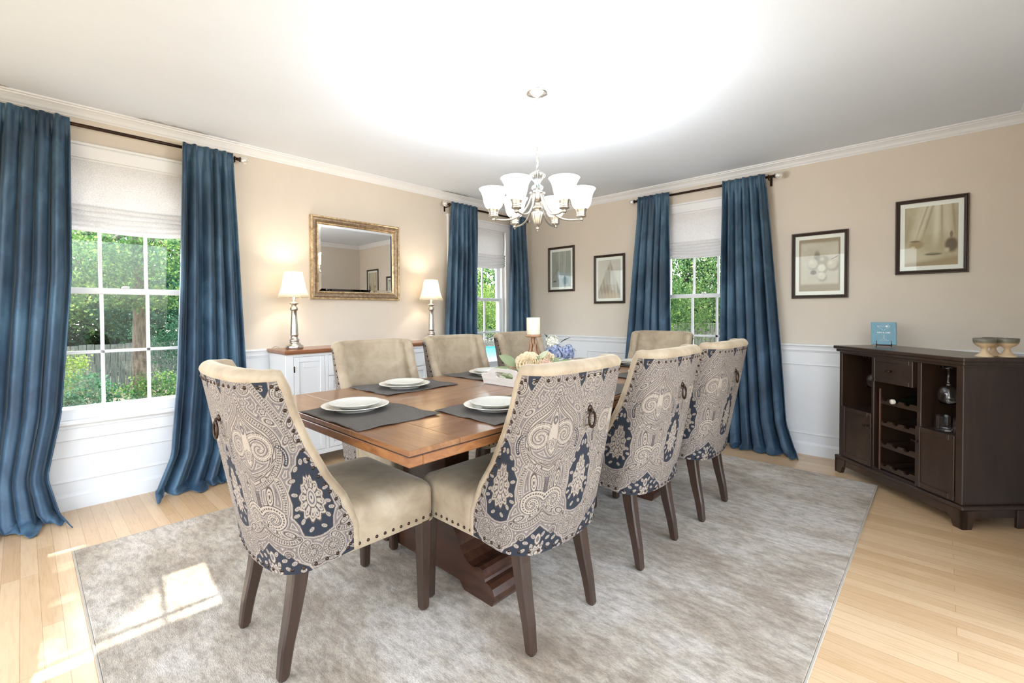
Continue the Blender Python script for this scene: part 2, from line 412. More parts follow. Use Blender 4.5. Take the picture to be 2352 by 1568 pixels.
CROWN = [(0, .066), (.004, .066), (.006, .060), (.014, .052), (.022, .036), (.034, .024), (.044, .018), (.046, .012), (.056, .010), (.056, 0)]
def crown_run(name, p0, p1, inward, e0=0, e1=0):
    """mitred crown between two wall ends"""
    p0 = Vector(p0); p1 = Vector(p1); d = (p1-p0).normalized(); n = Vector(inward); b = MB(); vs = []; m = len(CROWN)
    for (o, dz) in CROWN:
        a = p0+d*o*e0+n*o; c = p1-d*o*e1+n*o
        vs += [(a.x, a.y, H-dz), (c.x, c.y, H-dz)]
    b.add(vs, [(2*k, 2*k+1, 2*k+3, 2*k+2) for k in range(m-1)]); return struct(name, b, M['white'])
crown_run('trim_1', (0, FY, 0), (0, 0, 0), (1, 0, 0), 1, 1)
crown_run('trim_2', (0, 0, 0), (RX, 0, 0), (0, -1, 0), 1, 1)
crown_run('trim_3', (RX, 0, 0), (RX, FY, 0), (-1, 0, 0), 1, 1)
crown_run('trim_4', (RX, FY, 0), (0, FY, 0), (0, 1, 0), 1, 1)
# paint smears where the crown meets the ceiling (left wall)
random.seed(3)
def smear(y0, y1, w, n=26):
    pts = []; x0 = .05
    for i in range(n+1):
        t = i/n; env = min(1, t*6, (1-t)*6)
        pts.append((x0+w*env*(.55+.45*random.random()), y0+(y1-y0)*t))
    b = MB(); vs = []
    for (x, y) in pts: vs += [(x0-.002, y, H-.0012), (x, y, H-.0012)]
    b.add(vs, [(2*i, 2*i+1, 2*i+3, 2*i+2) for i in range(n)])
    b.build('paint_smear', M['smear'], ceil)
smear(-4.55, -4.36, .035); smear(-3.85, -3.42, .04); smear(-1.42, -1.0, .045)

# wainscot: lower white panel + chair rail + picture-frame mouldings + baseboard
RAIL = [(0, .895), (.012, .897), (.026, .893), (.028, .885), (.020, .876), (.016, .862), (.016, .845), (.011, .84), (.009, .832), (0, .826)]
BASE = [(0, 0), (.016, 0), (.016, .082), (.012, .092), (.006, .1), (0, .1)]
FR = [(0, .004), (0, .009), (.006, .012), (.012, .007), (.022, .006), (.022, .004)]
def wainscot(idx, side, spans, low_spans, panels, xf):
    """local x along the wall, room toward -y"""
    b = MB()
    for (p, q, top) in spans: b.box(p, q, -.005, 0, 0, top)
    for (p, q) in low_spans:
        n = len(RAIL); b.add([(a, -o, z) for (o, z) in RAIL for a in (p, q)], [(2*k, 2*k+1, 2*k+3, 2*k+2) for k in range(n-1)])
    for (p, q, z0, z1) in panels: b.ring(p, q, z0, z1, FR)
    b.xf(xf); struct('trim_%d' % idx, b, M['white'])
    b = MB(); p = spans[0][0]; q = spans[-1][1]
    b.add([(a, -o, z) for (o, z) in BASE for a in (p, q)], [(2*k, 2*k+1, 2*k+3, 2*k+2) for k in range(len(BASE)-1)])
    b.xf(xf); struct('baseboard_'+side, b, M['white'])
XL = Matrix.Rotation(PI/2, 4, 'Z')             # local x -> world +y, local -y -> world +x
XR = Matrix.Translation((RX, 0, 0)) @ Matrix.Rotation(-PI/2, 4, 'Z')   # local x -> world -y, -y -> world -x
I4 = Matrix.Identity(4)
def cs(W): return (W[0]-.075, W[1]+.075)
c1, c2, c3 = cs(W1), cs(W2), cs(W3)
wainscot(5, 'left', [(FY, c1[0], .83), (c1[0], c1[1], .42), (c1[1], c2[0], .83), (c2[0], c2[1], .42), (c2[1], 0, .83)],
         [(FY, c1[0]), (c1[1], c2[0]), (c2[1], 0)],
         [(FY+.1, c1[0]-.08, .165, .735), (c1[0]+.0, c1[1]-.0, .165, .325), (c1[1]+.08, -2.4, .165, .735), (-2.3, c2[0]-.08, .165, .735), (c2[0], c2[1], .165, .325), (c2[1]+.07, -.07, .165, .735)], XL)
wainscot(6, 'back', [(0, c3[0], .83), (c3[0], c3[1], .42), (c3[1], RX, .83)], [(0, c3[0]), (c3[1], RX)],
         [(.07, .765, .165, .735), (.885, c3[0]-.06, .165, .735), (c3[0], c3[1], .165, .325), (c3[1]+.08, 3.9, .165, .735)], I4)
wainscot(7, 'right', [(0, 1.83, .83)], [(0, 1.83)], [(.9, 1.7, .165, .735)], XR)

# ------------------------------------------------------------------ windows
def window(idx, cx, xf, half=.4025):
    t = bpy.data.objects.new('window_%d' % idx, None); COL.objects.link(t); t['kind'] = 'structure'
    t.matrix_world = xf @ Matrix.Translation((cx, 0, 0))
    x0, x1 = -half, half; z0, z1 = WIN_Z0, WIN_Z1
    b = MB()      # casing and jamb
    b.ring(x0-.075, x1+.075, z0-.01, z1+.07, [(0, 0), (0, .018), (.01, .022), (.06, .016), (.075, .014), (.075, -.12)])
    b.box(x0-.085, x1+.085, -.03, 0, z1+.068, z1+.082)
    b.build('window_frame', M['white'], t)
    b = MB(); b.box(x0-.095, x1+.095, -.058, .06, z0-.026, z0+.004, .008); b.box(x0-.075, x1+.075, -.02, 0, z0-.12, z0-.026, .004)
    b.box(x0-.07, x1+.07, -.026, 0, z0-.05, z0-.026, .004)
    b.build('window_sill', M['white'], t)
    st = .04; mu = .009
    gx0, gx1 = x0+.02+st, x1-.02-st; zm = 1.313
    def sash(nm, y, za, zb, rb, rt):
        s = MB()
        s.box(x0+.018, x0+.02+st, y-.017, y+.017, za, zb, .003); s.box(x1-.02-st, x1-.018, y-.017, y+.017, za, zb, .003)
        s.box(x0+.02+st, x1-.02-st, y-.017, y+.017, za, za+rb, .003); s.box(x0+.02+st, x1-.02-st, y-.017, y+.017, zb-rt, zb, .003)
        for k in (1, 2):
            xm = gx0+(gx1-gx0)*k/3; s.box(xm-mu, xm+mu, y-.008, y+.008, za+rb, zb-rt)
        zz = (za+rb+zb-rt)/2; s.box(gx0, gx1, y-.008, y+.008, zz-mu, zz+mu)
        so_ = s.build(nm, M['white'], t)
        g = MB(); g.box(gx0, gx1, y-.002, y+.002, za+rb, zb-rt); g.build('glass_pane', M['pane'], so_)
        return so_
    sash('lower_sash', .058, z0+.004, zm+.018, .034, .036)
    sash('upper_sash', .096, zm-.018, z1-.005, .036, .036)
    b = MB(); b.box(-.02, .02, .03, .05, zm+.018, zm+.028, .003); b.box(-.014, .02, .02, .04, zm+.026, zm+.032, .002); b.build('sash_lock', M['white'], t)
    b = MB(); b.box(x0, x0+.02, .035, WT, z0, z1); b.box(x1-.02, x1, .035, WT, z0, z1); b.box(x0+.02, x1-.02, .035, WT, z1-.02, z1); b.box(x0+.02, x1-.02, .075, WT+.02, z0-.02, z0+.004); b.build('window_track', M['white'], t)
    return t
window(1, sum(W1)/2, XL); window(2, sum(W2)/2, XL, .40); window(3, sum(W3)/2, I4, .40)

# roman shades
def roman_shade(label, cx, xf, half=.385, zb=1.66):
    t = thing('roman_shade', label, 'window shade'); t.matrix_world = xf @ Matrix.Translation((cx, .012, 0)); t['group'] = 'woven roman shades'
    zt = 2.108; prof = []           # (z, out)
    n = 14
    for i in range(n+1): prof.append((zt-(zt-1.83)*i/n, .004+.014*math.sin(PI*i/n)))
    z = 1.83
    for k in range(5):
        dz = .030
        prof += [(z-.004, .022-.002*k), (z-dz*.5, .034+.003*math.sin(k)), (z-dz*.9, .024), (z-dz, .012)]; z -= dz*.95
    prof.append((z-.012, .014))
    zmin = prof[-1][0]
    b = MB()
    def F(u, v):
        x = -half+2*half*u; k = v*(len(prof)-1); i = min(int(k), len(prof)-2); f = k-i
        z = prof[i][0]*(1-f)+prof[i+1][0]*f; o = prof[i][1]*(1-f)+prof[i+1][1]*f
        low = smooth01((2.0-z)/.35)
        z += low*((2*u-1)**2*.028-.012)+low*.003*math.sin(9*u+z*40)
        return (x, -o-low*.004*math.sin(u*7+z*13), z)
    b.grid(F, 28, (len(prof)-1)*2)
    o = b.build('shade_fabric', M['shadefab'], t); solid(o, .002)
    b = MB(); b.box(-half, half, -.012, .012, zt-.012, zt+.006); b.build('head_rail', M['white'], t)
roman_shade('woven white roman shade half drawn in the large front-left window', sum(W1)/2, XL)
roman_shade('woven white roman shade half drawn in the window left of the corner, behind the chandelier', sum(W2)/2, XL)
roman_shade('woven white roman shade half drawn in the window on the back wall', sum(W3)/2, I4)

# ------------------------------------------------------------------ curtains and rods
def curtain(label, levels, folds, seed, xf, tail=.10, flip=1):
    """levels: (z, a0, a1, out) ascending z; room toward -y"""
    rng = random.Random(seed)
    nu = folds*14; nv = 64; ph = rng.random()*6
    warp = [rng.uniform(-.35, .35) for _ in range(4)]
    amps = [rng.uniform(.45, 1.25) for _ in range(folds+2)]
    b = MB()
    def F(u, v):
        if v < .84: z = 2.305-(2.305-.03)*(v/.84); pud = 0
        else: z = .03; pud = (v-.84)/.16
        a0, a1, out = interp(levels, z)
        uu = u+.075*warp[0]*math.sin(2*PI*u+ph)+.05*warp[1]*math.sin(4*PI*u+v*1.1+ph)
        th = 2*PI*folds*uu+.5*warp[2]*math.sin(3*v)
        fu = max(0, min(folds, folds*uu)); fi = int(fu); A = amps[fi]*(1-fu+fi)+amps[min(fi+1, folds+1)]*(fu-fi)
        top = smooth01((z-2.12)/.12)
        amp = (.020+.024*smooth01((2.27-z)/.8))*A+.006*smooth01((.5-z)/.4)
        wv = math.sin(th)+.30*math.sin(2*th+warp[3]*4+v*1.5)
        lam = abs(a1-a0)/folds; amp = min(amp, lam*.55*A); a = a0+(a1-a0)*u-.09*lam*math.cos(th)*math.sin(PI*u)
        out += .016; d = out+amp*wv+.006*math.sin(7*v+u*11+ph)*(1-top)
        if top > 0: d += .006*top*math.sin(2*th)
        if pud > 0:
            k = pud; d += (tail*k*(.55+.45*math.sin(th*.5+ph)))+.012*math.sin(th*1.7)*k
            z = .03*(1-k)**2+.006+.016*abs(math.sin(th*.8+ph+3*k))*(1-k*.6)
            a += flip*.05*k*(u-.2)
        return (a, -max(d, .028+.074*top), z)
    b.grid(F, nu, nv)
    o = b.build('velvet_curtain', M['velvet']); o.matrix_world = xf
    tag(o, label, 'curtain', 'blue velvet curtain panels'); solid(o, .005)
    return o
curtain('blue velvet curtain at the far left edge, left of the large window',
        [(.03, -4.66, -4.215, .15), (.25, -4.62, -4.262, .115), (.6, -4.60, -4.20, .10), (1.4, -4.56, -4.145, .09), (2.3, -4.50, -4.137, .088)], 6, 3, XL, .16)
curtain('blue velvet curtain between the large left window and the white sideboard',
        [(.03, -3.79, -3.32, .14), (.25, -3.70, -3.27, .12), (.75, -3.655, -3.245, .10), (1.4, -3.625, -3.27, .09), (2.3, -3.598, -3.302, .088)], 5, 8, XL, .11)
curtain('blue velvet curtain behind the right-hand table lamp, left side of the corner window',
        [(.03, -1.43, -.93, .12), (1.0, -1.41, -.955, .10), (2.3, -1.307, -.942, .088)], 6, 12, XL)
curtain('blue velvet curtain nearest the room corner, right side of the corner window',
        [(.03, -.52, -.06, .12), (1.0, -.47, -.10, .10), (2.3, -.426, -.157, .088)], 4, 21, XL)
curtain('blue velvet curtain on the back wall left of its window, behind the far head chair',
        [(.03, 1.37, 1.94, .12), (.56, 1.42, 1.91, .10), (1.2, 1.48, 1.885, .09), (2.3, 1.567, 1.884, .088)], 5, 33, I4)
curtain('blue velvet curtain on the back wall right of its window, pooling on the floor',
        [(.03, 2.38, 2.955, .14), (.25, 2.385, 2.88, .115), (.9, 2.36, 2.83, .10), (1.6, 2.362, 2.77, .09), (2.3, 2.371, 2.712, .088)], 6, 41, I4)
def rod(label, a0, a1, brk, xf):
    t = thing('curtain_rod', label, 'curtain rod', group='bronze curtain rods'); t.matrix_world = xf
    z = 2.277; y = -.088
    b = MB(); b.tube([(a0, y, z), (a1, y, z)], .0105, 14); b.build('rod', M['bronze'], t)
    for a, s in ((a0, -1), (a1, 1)):
        b = MB(); b.tube([(a, y, z), (a+s*.012, y, z), (a+s*.016, y, z), (a+s*.02, y, z)], [.010, .007, .018, .018], 14); b.sphere((a+s*.006, y, z), .012, 12); b.build('finial_collar', M['bronze'], t)
        b = MB(); b.sphere((a+s*.045, y, z), .028, 20); b.build('finial_ball', M['crackle'], t)
    for a in brk:
        b = MB(); b.tube([(a, 0, z-.02), (a, y, z-.02), (a, y, z-.012)], .005, 8); b.box(a-.009, a+.009, -.006, 0, z-.06, z+.02, .002); b.torus((a, y, z), .014, .004, 'x', 16, 6)
        b.build('bracket', M['bronze'], t)
rod('bronze curtain rod with clear ball finials over the large left window', -4.56, -3.27, (-4.52, -3.285), XL)
rod('bronze curtain rod with clear ball finials over the corner window on the left wall', -1.335, -.12, (-1.318, -.135), XL)
rod('bronze curtain rod with clear ball finials on the back wall', 1.53, 2.765, (1.55, 2.735), I4)

# ------------------------------------------------------------------ rug
b = MB(); b.box(.708, 3.49, -4.19, -.50, .001, .012, .004); rg = b.build('area_rug', M['rug']); tag(rg, 'large distressed grey and beige area rug under the dining table', 'rug')
b = MB()
b.box(.702, .708, -4.196, -.494, .001, .011); b.box(3.49, 3.496, -4.196, -.494, .001, .011); b.box(.708, 3.49, -4.196, -4.19, .001, .011); b.box(.708, 3.49, -.50, -.494, .001, .011)
b.build('bound_edge', M['rug_edge'], rg)
RT = .012   # rug top
# ------------------------------------------------------------------ paisley jacquard (drawn in cloth coordinates, metres)
C_ = lambda *c: np.array(srgb(*c)[:3])
BASEC, CREAMC, BROWNC, NAVYC, GREYC = C_(117, 107, 101), C_(155, 143, 129), C_(66, 55, 49), C_(25, 31, 42), C_(90, 84, 86)
class Cloth:
    def __init__(s, X, Y):
        s.X = X.ravel(); s.Y = Y.ravel(); s.shape = X.shape
        s.c = np.tile(BASEC, (s.X.size, 1)); s.D = np.full(s.X.size, .2); s.measure = True
    def near(s, pts):
        pts = np.array(pts, float); mg = .055 if s.measure else .02; best = np.full(s.X.size, 9.); arc = np.zeros(s.X.size)
        lo = pts.min(0)-mg; hi = pts.max(0)+mg
        idx = np.where((s.X > lo[0]) & (s.X < hi[0]) & (s.Y > lo[1]) & (s.Y < hi[1]))[0]
        x = s.X[idx]; y = s.Y[idx]; bb = np.full(idx.size, 9.); aa = np.zeros(idx.size); L = 0
        for a, b in zip(pts[:-1], pts[1:]):
            d = b-a; l2 = d@d; l = math.sqrt(l2)
            if l < 1e-9: continue
            t = np.clip(((x-a[0])*d[0]+(y-a[1])*d[1])/l2, 0, 1)
            q = np.hypot(x-a[0]-t*d[0], y-a[1]-t*d[1]); m = q < bb
            bb[m] = q[m]; aa[m] = L+t[m]*l; L += l
        best[idx] = bb; arc[idx] = aa; return best, arc, L
    def stroke(s, pts, layers, taper=None):
        d, a, L = s.near(pts); k = np.ones_like(a)
        if taper: k = taper[0]+(taper[1]-taper[0])*(a/max(L, 1e-6))
        if s.measure: s.D = np.minimum(s.D, d-layers[0][0]*k); return
        for hw, col, bead in layers:
            m = d < hw*k
            if bead: m &= (np.mod(a, bead)/bead < .62)
            s.c[m] = col
    def inside(s, pts):
        pts = np.array(pts); r = np.zeros(s.X.size, bool); n = len(pts)
        for i in range(n):
            x0, y0 = pts[i]; x1, y1 = pts[(i+1) % n]
            if y0 != y1: r ^= ((y0 > s.Y) != (y1 > s.Y)) & (s.X < (x1-x0)*(s.Y-y0)/(y1-y0)+x0)
        return r
    def fill(s, pts, col, edge=True):
        if s.measure:
            if edge: d, _, _ = s.near(list(pts)+[pts[0]]); s.D = np.minimum(s.D, d)
            return
        s.c[s.inside(pts)] = col
    def ell(s, x, y, a, b, rot, rings):
        ca, sa = math.cos(rot), math.sin(rot); dx = s.X-x; dy = s.Y-y
        q = np.hypot((dx*ca+dy*sa)/a, (-dx*sa+dy*ca)/b)
        if s.measure: s.D = np.minimum(s.D, (q-rings[0][0])*min(a, b)); return
        for r, col in rings: s.c[q < r] = col
    def palmette(s, x, y, a, b):
        dx = s.X-x; dy = s.Y-y; v = np.clip(dy/b, -1, 1); w = a*(1-.42*v); q0 = np.hypot(dx/w, dy/b); th = np.arctan2(dx/w, dy/b); q = q0/(1+.09*np.cos(13*th))
        if s.measure: s.D = np.minimum(s.D, (q-1)*a); return
        for k, col in ((1, BROWNC), (.93, CREAMC), (.82, BROWNC), (.78, CREAMC)): s.c[q < k] = col
        m = (q < .78) & (np.cos(13*th) < -.55) & (q > .42); s.c[m] = BROWNC
        m = (q < .70) & (q > .60) & (np.cos(26*th) > 0); s.c[m] = GREYC
        for k, col in ((.44, BROWNC), (.40, CREAMC), (.30, GREYC), (.22, CREAMC), (.10, NAVYC)): s.c[q0 < k] = col
    def flower(s, x, y, r, n=8):
        dx = s.X-x; dy = s.Y-y; q = np.hypot(dx, dy)/(r*(1+.16*np.cos(n*np.arctan2(dy, dx))))
        if s.measure: s.D = np.minimum(s.D, (q-1)*r); return
        for k, col in ((1, BROWNC), (.86, CREAMC), (.62, GREYC), (.5, CREAMC), (.36, BROWNC), (.22, CREAMC)): s.c[q < k] = col
def spiral(cx, cy, r0, r1, a0, turns, n=60, sgn=1):
    return [(cx+(r0+(r1-r0)*t)*math.cos(a0+sgn*turns*2*PI*t), cy+(r0+(r1-r0)*t)*math.sin(a0+sgn*turns*2*PI*t)) for t in np.linspace(0, 1, n)]
def bez(*p, n=24):
    p = np.array(p, float); out = []
    for t in np.linspace(0, 1, n):
        q = p.copy()
        while len(q) > 1: q = q[:-1]*(1-t)+q[1:]*t
        out.append(tuple(q[0]))
    return out
def paint_cloth(U, Z):
    """columns of medallions repeat every 0.34 m, mirrored; x=0 medallion column, x=.17 fan column"""
    X = np.abs(np.mod(np.abs(U), .34)-.17)
    c = Cloth(X, Z)
    BAND = [(.0090, BROWNC, None), (.0077, CREAMC, None), (.0058, BROWNC, None), (.0049, CREAMC, .0078), (.0011, GREYC, None)]
    THIN = [(.0045, BROWNC, None), (.0034, CREAMC, None), (.0015, NAVYC, .005)]
    HAIR = [(.0024, BROWNC, None), (.0011, CREAMC, None)]
    DARK = [(.0050, NAVYC, None), (.0022, CREAMC, .007)]
    def leaf(x, y, l, w, rot, col=CREAMC): c.ell(x, y, l, w, rot, [(1, BROWNC), (.84, col), (.5, GREYC), (.26, col)])
    def draw():
        # navy grounds
        navy1 = [(.17, .735), (.155, .715), (.148, .69), (.128, .672), (.125, .64), (.108, .61), (.112, .57), (.104, .53), (.118, .50), (.125, .465), (.15, .455), (.172, .452), (.172, .735)]
        c.fill(navy1, NAVYC)
        c.fill([(0, .442), (.02, .425), (.045, .405), (.07, .40), (.085, .38), (.115, .362), (.13, .335), (.13, .30), (0, .30)], NAVYC)
        c.fill([(.078, .97), (.072, .93), (.088, .905), (.105, .91), (.118, .93), (.12, .97)], NAVYC)
        # fan in the navy field
        c.palmette(.172, .580, .040, .080)
        for (x, y, r) in ((.142, .68, .8), (.125, .645, .2), (.122, .60, -.3), (.122, .555, .5), (.13, .51, 1.), (.15, .478, .6), (.162, .70, 1.4), (.115, .532, .3)): leaf(x, y, .011, .0065, r)
        # bottom field
        for (x, y, r) in ((.020, .408, .9), (.045, .388, .3), (.075, .378, .5), (.052, .36, -.4), (.098, .352, .2), (.022, .372, 1.4), (.088, .33, 0), (.11, .335, .7)): leaf(x, y, .0115, .007, r)
        c.flower(0, .345, .030, 10); c.ell(0, .395, .013, .022, 0, [(1, BROWNC), (.85, CREAMC), (.5, GREYC)])
        c.stroke(spiral(.062, .405, .013, .003, 0, 1.2, 30, 1), HAIR)
        # medallion
        outer = bez((0, .905), (.012, .87), (.035, .85), (.07, .825))+bez((.07, .825), (.128, .79), (.125, .70), (.08, .655), (.03, .635), (0, .622))
        c.stroke(outer, BAND); c.stroke([(x*.80, .745+(y-.745)*.80) for x, y in outer], HAIR)
        c.stroke(spiral(.050, .752, .044, .005, 2.3, 1.6, 90, -1), [(.0105, BROWNC, None), (.0090, CREAMC, None), (.0060, BROWNC, .0055), (.0034, CREAMC, None)], (1, .5))
        c.stroke(bez((.092, .715), (.06, .678), (.03, .672), (0, .662)), THIN)
        sh = bez((0, .845), (.008, .82), (.022, .80), (.012, .77), (.03, .735), (.022, .71), (0, .692))
        c.fill(sh+[(0, .692)], CREAMC); c.stroke(sh, HAIR)
        c.flower(0, .728, .017); c.ell(0, .808, .007, .011, 0, [(1.3, BROWNC), (1, GREYC), (.5, CREAMC)])
        for s_ in (.03, .058): leaf(s_+.010, .650+s_*.22, .013, .0065, .5)
        # stem and drops
        c.stroke(bez((.018, .622), (.008, .59), (.012, .56), (.022, .54)), THIN)
        c.stroke([(0, .61), (0, .545)], [(.006, BROWNC, None), (.0045, GREYC, .006)])
        c.ell(.047, .60, .010, .028, -.15, [(1.15, BROWNC), (1, CREAMC), (.72, BROWNC), (.58, CREAMC), (.3, BROWNC)])
        c.stroke(bez((.082, .655), (.098, .61), (.094, .56), (.075, .53)), BAND[1:])
        # ram-horn scrolls
        horn = bez((0, .545), (.018, .566), (.055, .570), (.074, .540))+spiral(.044, .524, .032, .004, .45, 1.35, 70, -1)
        c.stroke(horn, [(.0112, NAVYC, None), (.0096, CREAMC, None), (.0030, BROWNC, .009)], (1.05, .5))
        c.stroke(bez((0, .485), (.015, .468), (.05, .448), (.085, .44), (.105, .455)), BAND)
        c.stroke(bez((0, .512), (.008, .50), (.025, .482), (.045, .474)), THIN)
        leaf(.030, .495, .018, .008, -.8); leaf(.082, .475, .018, .008, -.5)
        # comma pair low beside the fan column
        c.stroke(spiral(.138, .405, .036, .005, 1.9, 1.6, 90, 1), BAND, (1.0, .55))
        c.flower(.138, .405, .010, 6)
        # upper flank
        c.stroke(bez((.06, .97), (.075, .93), (.11, .885), (.118, .85), (.15, .80), (.15, .745)), BAND[1:])
        c.stroke(spiral(.040, .940, .026, .004, 3.0, 1.4, 60, -1), THIN, (1.25, .7))
        c.stroke(spiral(.146, .915, .026, .004, .2, 1.5, 60, 1), [(.0085, NAVYC, None), (.0070, CREAMC, None), (.0022, BROWNC, .007)], (1, .5))
        c.stroke(bez((.17, .885), (.16, .87), (.145, .85), (.135, .835)), BAND[1:]); leaf(.158, .825, .016, .008, 1.2); leaf(.165, .775, .014, .007, 1.5)
        c.stroke(spiral(.098, .935, .010, .002, 1, 1.2, 30, 1), HAIR)
        for (x, y) in ((.028, .895), (.088, .868)): c.flower(x, y, .008, 6)
        c.stroke(bez((.105, .76), (.125, .75), (.13, .72), (.118, .70)), DARK)
        leaf(.135, .775, .014, .007, 1.0); leaf(.10, .835, .012, .006, -.6)
        c.stroke(bez((.0, .33), (.05, .32), (.10, .32), (.17, .34)), HAIR); c.stroke(bez((.17, .37), (.15, .36), (.13, .365)), THIN)
    draw(); c.measure = False
    e = np.mod(c.D, .0098)
    c.c[(e < .0012)] = BROWNC; c.c[(e > .0030) & (e < .0052)] = CREAMC; c.c[(e > .0068) & (e < .0078)] = GREYC
    dots = (np.sin(c.X*700)*np.sin(c.Y*700) > .3) & (e > .0052) & (e < .0068); c.c[dots] = BROWNC*.6+CREAMC*.4
    draw()
    return np.clip(c.c, 0, 1).reshape(*c.shape, 3)

# ------------------------------------------------------------------ chair
YF = [(.36, .217), (.445, .215), (.552, .167), (.632, .112), (.751, .052), (.851, .012), (.93, -.012), (.955, -.03)]
ZT = .955
def shell(S, T):
    """outer upholstery surface; S in [-1,1], T in [0,1] -> xyz arrays and cloth u"""
    zb = .33+.032*np.abs(S)**1.6
    Z = zb+(ZT-zb)*T
    yf = np.interp(Z, [p[0] for p in YF], [p[1] for p in YF])
    k = (Z-.33)/(ZT-.33)
    yr = -.015-.115*k; w = .252+.006*k; R = .125-.02*k
    L1 = w-R; L2 = R*PI/2; L3 = np.maximum(yf-(yr+R), .002); L = L1+L2+L3; q = np.abs(S)*L
    X = np.where(q < L1, q, 0.); bow = .016
    Y = np.where(q < L1, yr+bow*(q/L1)**2*.6, 0.)
    a = np.clip((q-L1)/R, 0, PI/2)
    m = (q >= L1) & (q < L1+L2)
    X = np.where(m, (w-R)+R*np.sin(a), X); Y = np.where(m, yr+bow*.6+(R-bow*.6)*(1-np.cos(a)), Y)
    m = q >= L1+L2
    X = np.where(m, w, X); Y = np.where(m, yr+R+(q-L1-L2), Y)
    return np.stack([X*np.sign(S), Y, Z], -1), S*L
def shell_normals(Pt):
    du = np.gradient(Pt, axis=1); dv = np.gradient(Pt, axis=0)
    n = np.cross(du, dv); n /= np.linalg.norm(n, axis=-1, keepdims=True)+1e-12
    # make them point outwards (away from the seat centre)
    c = np.array([0, .12, .6]); s = np.sign(((Pt-c)*n).sum(-1, keepdims=True)*np.array(1.)); s[s == 0] = 1
    return n*np.sign(s[s.shape[0]//2, s.shape[1]//2])
def np_mesh(name, V, nu, nv, m, col=None):
    me = bpy.data.meshes.new(name)
    i = np.arange(nv)[:, None]*(nu+1)+np.arange(nu)[None, :]
    F = np.stack([i, i+1, i+nu+2, i+nu+1], -1).reshape(-1, 4)
    me.vertices.add(V.shape[0]); me.vertices.foreach_set('co', V.astype(np.float32).ravel())
    me.loops.add(F.size); me.loops.foreach_set('vertex_index', F.astype(np.int32).ravel())
    me.polygons.add(F.shape[0]); me.polygons.foreach_set('loop_start', (np.arange(F.shape[0])*4).astype(np.int32))
    me.polygons.foreach_set('use_smooth', np.ones(F.shape[0], bool)); me.update(calc_edges=True); me.validate()
    if col is not None:
        a = me.color_attributes.new('Col', 'FLOAT_COLOR', 'POINT')
        a.data.foreach_set('color', np.concatenate([col.reshape(-1, 3), np.ones((V.shape[0], 1))], 1).astype(np.float32).ravel())
    me.materials.append(m); return me
def loft(b, rings, cap0=True, cap1=True, smooth=False):
    n = len(rings[0]); vs = [p for r in rings for p in r]; fs = []
    for k in range(len(rings)-1):
        for i in range(n): fs.append((k*n+i, k*n+(i+1) % n, (k+1)*n+(i+1) % n, (k+1)*n+i))
    if cap0: fs.append(tuple(range(n))[::-1])
    if cap1: fs.append(tuple((len(rings)-1)*n+i for i in range(n)))
    return b.add(vs, fs, smooth)
def rrect(x0, x1, y0, y1, r, z, n=5):
    out = []
    for cx, cy, a0 in ((x1-r, y1-r, 0), (x0+r, y1-r, PI/2), (x0+r, y0+r, PI), (x1-r, y0+r, 1.5*PI)):
        for i in range(n+1):
            a = a0+PI/2*i/n; out.append((cx+r*math.cos(a), cy+r*math.sin(a), z))
    return out
